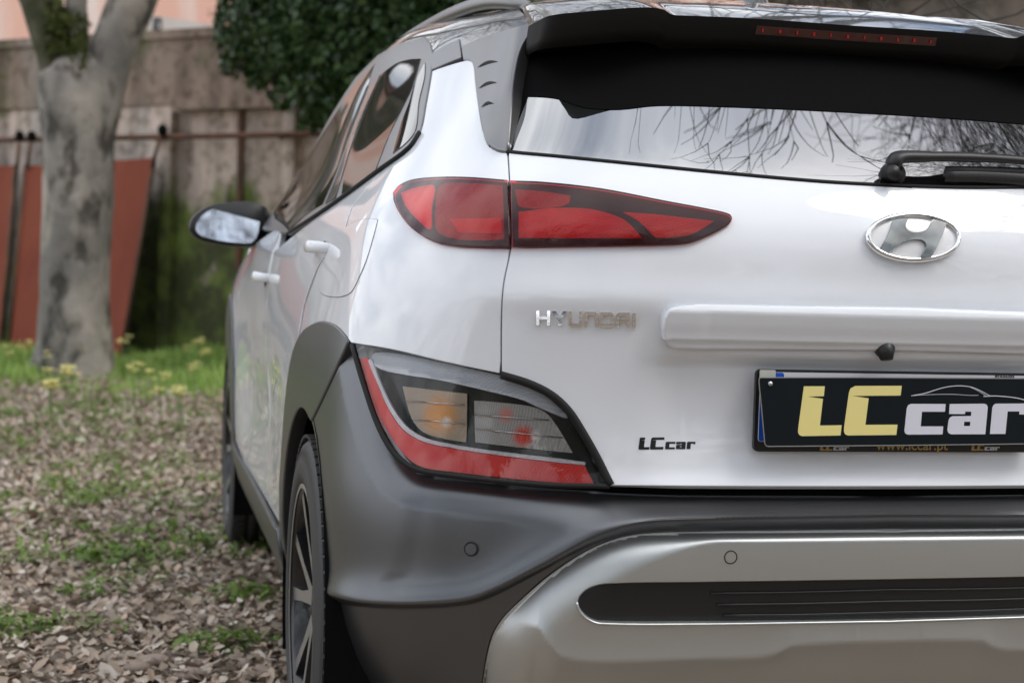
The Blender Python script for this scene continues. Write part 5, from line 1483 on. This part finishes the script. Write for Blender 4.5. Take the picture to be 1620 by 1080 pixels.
# ------------------------------------------------------------------ buildings beyond the wall
def bbox(name, s0, s1, o0, o1, z0, z1, mt, parent): return wbox(name, s0, s1, o0, o1, z0, z1, mt, parent)
B1 = empty('salmon_building', wpt(-12, -9, 0), 'tall sunlit salmon rendered building rising beyond the wall at the left', 'building')
bbox('facade', -34, 3.5, -16, -8, 0, 8.6, M['salmon'], B1)
bbox('roof', -34.3, 3.8, -16.3, -7.7, 8.602, 8.9, M['rust'], B1)
for q in range(6):
    w = bbox('window', -30 + q*5.2, -28.8 + q*5.2, -8.05, -7.96, 5.8, 7.4, M['beige'], B1)
    reparent(bbox('pane', -29.9 + q*5.2, -28.9 + q*5.2, -7.958, -7.94, 5.9, 7.3, M['sideglass'], B1), w)
# low beige shed with a sloping roofline
gp = [(206, 22), (250, 26), (345, 41), (352, 75), (206, 75)]
gb = []
for x, y in gp:
    P = at_plane(x, y, WP0 + WN*-4.0, WN); gb.append(P)
B2 = empty('beige_shed', tuple(gb[-1]*np.array([1, 1, 0])), 'low pale beige shed with sloping roofline showing over the wall between limb and ivy', 'building')
lo_ = [np.array([gb[3][0], gb[3][1], 0]), np.array([gb[4][0], gb[4][1], 0])]
poly = gb[:3] + lo_; V = [p for p in poly] + [p - WN*2.5 for p in poly]; nn_ = len(poly)
mesh_obj('shed_wall', V, [tuple(range(nn_)), tuple(range(nn_, 2*nn_))[::-1]] + [(i, nn_+i, nn_+(i+1) % nn_, (i+1) % nn_) for i in range(nn_)], M['beige'], B2, smooth_=False)
po = at_plane(249, 29, WP0 + WN*-.15, WN); 
pole = tube('grey_post', [np.array([po[0], po[1], ztop-.1]), po], .05, M['alloy_d'], n=8, up=(1, 0, 0)); meta(pole, 'short thin grey post standing on top of the wall', 'post')

# ------------------------------------------------------------------ trees
def grow(p, d, L, r, depth, out, rr, up=.15, spread=.6):
    """recursive bare branching into a list of (points, radii)"""
    pts = [p]; rad = [r]; q = p.copy(); dd = d.copy(); n = 4 if depth > 1 else 3
    kids = []
    for i in range(n):
        dd = dd + rr.normal(0, .16, 3) + np.array([0, 0, up*.25]); dd /= np.linalg.norm(dd)
        q = q + dd*L/n; rad.append(r*(1 - .55*(i+1)/n)); pts.append(q.copy())
        kids.append((q.copy(), dd.copy(), r*(1 - .55*(i+1)/n)))
    out.append((pts, rad))
    if depth > 0:
        for i, (kq, kd, kr) in enumerate(kids):
            for _ in range(2 if i == len(kids)-1 else (1 if rr.random() < .85 else 0) + (1 if depth < 3 else 0)):
                a = rr.normal(0, 1, 3); a -= kd*(a @ kd); a /= np.linalg.norm(a)
                nd = kd + a*spread*rr.uniform(.7, 1.3); nd /= np.linalg.norm(nd)
                grow(kq, nd, L*rr.uniform(.55, .75), max(kr*.60, .0042), depth-1, out, rr, up, spread)
def twigs_mesh(out, name, mt, parent, nmin=4, kind=None):
    parts = []
    for pts, rad in out: parts.append(tube_mesh(pts, rad, n=3 if rad[0] < .012 else (5 if rad[0] < .05 else 8)))
    V, F = [], []
    for v, f in parts:
        o = len(V); V += v; F += [tuple(i+o for i in q) for q in f]
    return mesh_obj(name, V, F, mt, parent)
TB = at_z(118, 600, 0.0)
kpx = np.linalg.norm(TB - CAM)/FPX
TREE = empty('plane_tree', (TB[0], TB[1], 0), 'thick forked plane tree with pale patchy bark standing in the grass', 'tree')
tn = cf*np.array([1, 1, 0]); tn /= np.linalg.norm(tn)
def tp(x, y, dd=0.0): return at_plane(x, y, TB + tn*dd, tn)
def limb(name, pts, wid, mt, n=20, lump=.05):
    P = smooth3([tp(*p) for p in pts], 6); W = np.interp(np.linspace(0, 1, len(P)), np.linspace(0, 1, len(wid)), wid)
    V, F = tube_mesh(P, [w*kpx/2 for w in W], n=n)
    V = [v + (v - P[i // n])*lump*(math.sin(v[2]*5 + (i % n)*1.3) + .6*math.sin(v[2]*11 + (i % n)*2.4)) for i, v in enumerate(V)]
    return mesh_obj(name, V, F, mt, TREE)
limb('trunk', [(113, 640), (114, 600), (117, 545), (118, 470), (121, 380), (124, 290), (124, 220), (122, 160), (118, 112), (112, 92)], [172, 134, 112, 105, 102, 104, 107, 112, 108, 66], M['bark'], 28, .025)
l1 = limb('limb', [(146, 240), (155, 180), (166, 125), (184, 65), (208, 5), (236, -60), (275, -170), (300, -300)], [60, 66, 66, 66, 72, 66, 56, 46], M['bark'], 20, .02)
l2 = limb('limb', [(100, 150), (90, 90), (76, 40), (58, -10), (30, -80), (-20, -200)], [62, 62, 58, 56, 50, 40], M['barkm'], 16, .06)
l3 = limb('limb', [(118, 100), (124, 50), (121, 0), (128, -60)], [40, 30, 34, 26], M['bark'], 12, .04)
rr = np.random.default_rng(5); out = []
for (x, y, L_, r_) in ((300, -300, 3.2, .14), (-20, -200, 3.0, .12), (128, -60, 2.2, .08), (275, -170, 2.2, .08)):
    p = tp(x, y); grow(p, np.array([rr.normal(0, .4), rr.normal(0, .4), .9]), L_, r_, 4, out, rr)
o = twigs_mesh(out, 'branches', M['twig'], TREE)
# moss clump in the fork and small shoots
def leaf_cloud(cens, n, smin, smax, flat=.0):
    C_ = np.array([c for c, r in cens]); R_ = np.array([r if np.ndim(r) else (r, r, r) for c, r in cens], float)
    wgt = (R_.prod(1))**.75; idx = rng.choice(len(cens), n, p=wgt/wgt.sum())
    d = rng.normal(0, 1, (n, 3)); d /= np.linalg.norm(d, axis=1, keepdims=True)
    rad = rng.uniform(.35, 1.0, n)**.5 * (1 + .22*np.sin(d[:, 0]*5 + idx*2)*np.cos(d[:, 2]*6 + idx) + rng.normal(0, .06, n))
    c = C_[idx] + d*R_[idx]*rad[:, None]
    a = rng.normal(0, 1, (n, 3)); a /= np.linalg.norm(a, axis=1, keepdims=True)
    b = np.cross(a, d + rng.normal(0, .5, (n, 3))); b /= np.linalg.norm(b, axis=1, keepdims=True); a = np.cross(b, np.cross(a, b))
    s = rng.uniform(smin, smax, n)[:, None]
    P = np.stack([c - a*s, c - b*s*.55, c + a*s, c + b*s*.55], 1)
    k = np.arange(n)*4
    return P.reshape(-1, 3), np.stack([k, k+1, k+2, k+3], 1)
M['moss'] = island_mat('moss_leaves', [(.05, .075, .015), (.11, .13, .03), (.035, .05, .012)], .8, .2)
v_, f_ = leaf_cloud([(tp(112, 48, -.12), (.16, .12, .16)), (tp(100, 75, -.15), (.14, .1, .12)), (tp(126, 92, -.2), (.08, .1, .22)), (tp(88, 30, -.12), (.1, .1, .2))], 1500, .012, .03)
scatter_mesh('moss', v_, f_, M['moss'], kind=None, parent=TREE)

# ivy-clad shrub hanging over the wall
def ip(x, y, off): return at_plane(x, y, WP0 + WN*off, WN)
iv = [((430, 30), 75), ((395, 80), 45), ((480, 60), 95), ((540, 100), 85), ((500, 150), 45), ((600, 60), 110), ((660, 10), 110), ((560, -30), 140), ((450, -40), 90), ((370, 15), 28), ((740, -40), 120), ((700, 90), 100), ((390, -50), 60), ((620, 150), 60), ((840, -120), 110), ((560, 160), 40), ((352, 62), 20), ((366, 98), 22), ((410, 125), 22), ((452, 152), 26), ((486, 192), 20), ((358, 30), 18), ((440, 108), 30), ((532, 196), 24), ((760, 200), 120), ((860, 90), 120), ((700, 300), 80), ((820, 330), 100)]
cens = []
for (x, y), r_ in iv:
    c = ip(x, y, 1.0); k_ = np.linalg.norm(c - CAM)/FPX; cens.append((c, (r_*k_, r_*k_*.8, r_*k_)))
IVY = empty('ivy_shrub', tuple(ip(560, 560, .6)*np.array([1, 1, 0])), 'dense dark green ivy shrub hanging over the wall behind the car', 'shrub')
v_, f_ = leaf_cloud(cens, 46000, .022, .055)
scatter_mesh('foliage', v_, f_, M['ivy'], kind=None, parent=IVY)
b0 = ip(600, 560, .7); b0[2] = 0
out = [([b0, ip(590, 350, .8), ip(600, 180, .9), ip(570, 60, .9), ip(520, -20, .9)], [.09, .07, .06, .05, .03]), ([ip(600, 180, .9), ip(660, 60, 1.0), ip(720, -40, 1.0)], [.05, .04, .02]), ([ip(590, 120, .9), ip(520, 90, 1.0), ip(440, 50, 1.0)], [.05, .04, .02])]
twigs_mesh(out, 'stems', M['twig'], IVY)

# bare trees around: one overhanging the car from the right, others behind the photographer
def bare_tree(x, y, h, seed, lab, lean=(0, 0), group=None):
    rr = np.random.default_rng(seed); root = empty('bare_tree', (x, y, 0), lab, 'tree', group)
    top = np.array([x + lean[0]*.3, y + lean[1]*.3, h*.33])
    V, F = tube_mesh(smooth3([(x, y, -.1), (x + lean[0]*.1, y + lean[1]*.1, h*.16), top], 5), np.linspace(.26, .17, 11), n=12)
    mesh_obj('trunk', V, F, M['bark'], root)
    out = []
    for k in range(5):
        a = 2*math.pi*k/5 + rr.uniform(-.4, .4)
        d = np.array([math.cos(a)*.7 + lean[0]*.16, math.sin(a)*.7 + lean[1]*.16, .75]); d /= np.linalg.norm(d)
        grow(top - np.array([0, 0, .3*rr.random()]), d, h*.36, .085, 5, out, rr, .02, .78)
    twigs_mesh(out, 'branches', M['twig'], root)
    return root
bare_tree(4.4, 5.6, 11, 3, 'bare winter tree right of the car, its twigs mirrored in the rear glass', (-3, 0))
bare_tree(-6.5, -9.0, 10, 8, 'bare winter tree behind the photographer, left', (1, 0))
bare_tree(4.0, -11.0, 11, 12, 'bare winter tree behind the photographer, right', (0, 0))
# evergreens added out of view, behind and right, to darken horizon and reflections
for i, (x, y, h_) in enumerate(((-15, -10, 4), (-9, -15, 4.5), (-3, -17, 6.5), (2.5, -16, 9), (8, -15, 7.5), (13, -11, 8.5), (16, -4, 8), (17, 3, 7.5))):
    root = empty('evergreen_tree', (x, y, 0), ['dark evergreen far behind the photographer, at the left end of the row', 'tall dark evergreen, second of the row behind the photographer', 'dark evergreen straight behind the photographer', 'tallest dark evergreen of the row behind the photographer', 'dark evergreen right of the tallest one in the row', 'tall dark evergreen at the rear right corner of the yard', 'dark evergreen beyond the right side of the car', 'dark evergreen farthest forward on the right side of the yard'][i], 'tree', 'evergreens around the yard')
    V, F = tube_mesh([(x, y, -.1), (x+.1, y, h_*.4), (x, y+.1, h_*.8)], [.2, .14, .05], n=8); mesh_obj('trunk', V, F, M['twig'], root)
    cs = [((x + rnd.uniform(-1.6, 1.6), y + rnd.uniform(-1.2, 1.2), z_), (rnd.uniform(1.5, 2.4)*(1.15 - .6*z_/h_), rnd.uniform(1.4, 2.0)*(1.15 - .6*z_/h_), 1.3)) for z_ in np.linspace(1.0, h_-1, 9)]
    v_, f_ = leaf_cloud(cs, 5200, .10, .20); scatter_mesh('crown', v_, f_, M['hedge'], kind=None, parent=root)
# hedge closing the yard behind the photographer
hc = [((x_, -17 + .8*math.sin(x_), .9 + .2*math.sin(x_*2.3)), (1.3, .9, 1.2)) for x_ in np.arange(-26, 27, 1.4)]
v_, f_ = leaf_cloud(hc, 14000, .06, .13)
HG = scatter_mesh('hedge', v_, f_, M['hedge'], kind=None, label='long green hedge closing the yard behind the photographer', cat='hedge')
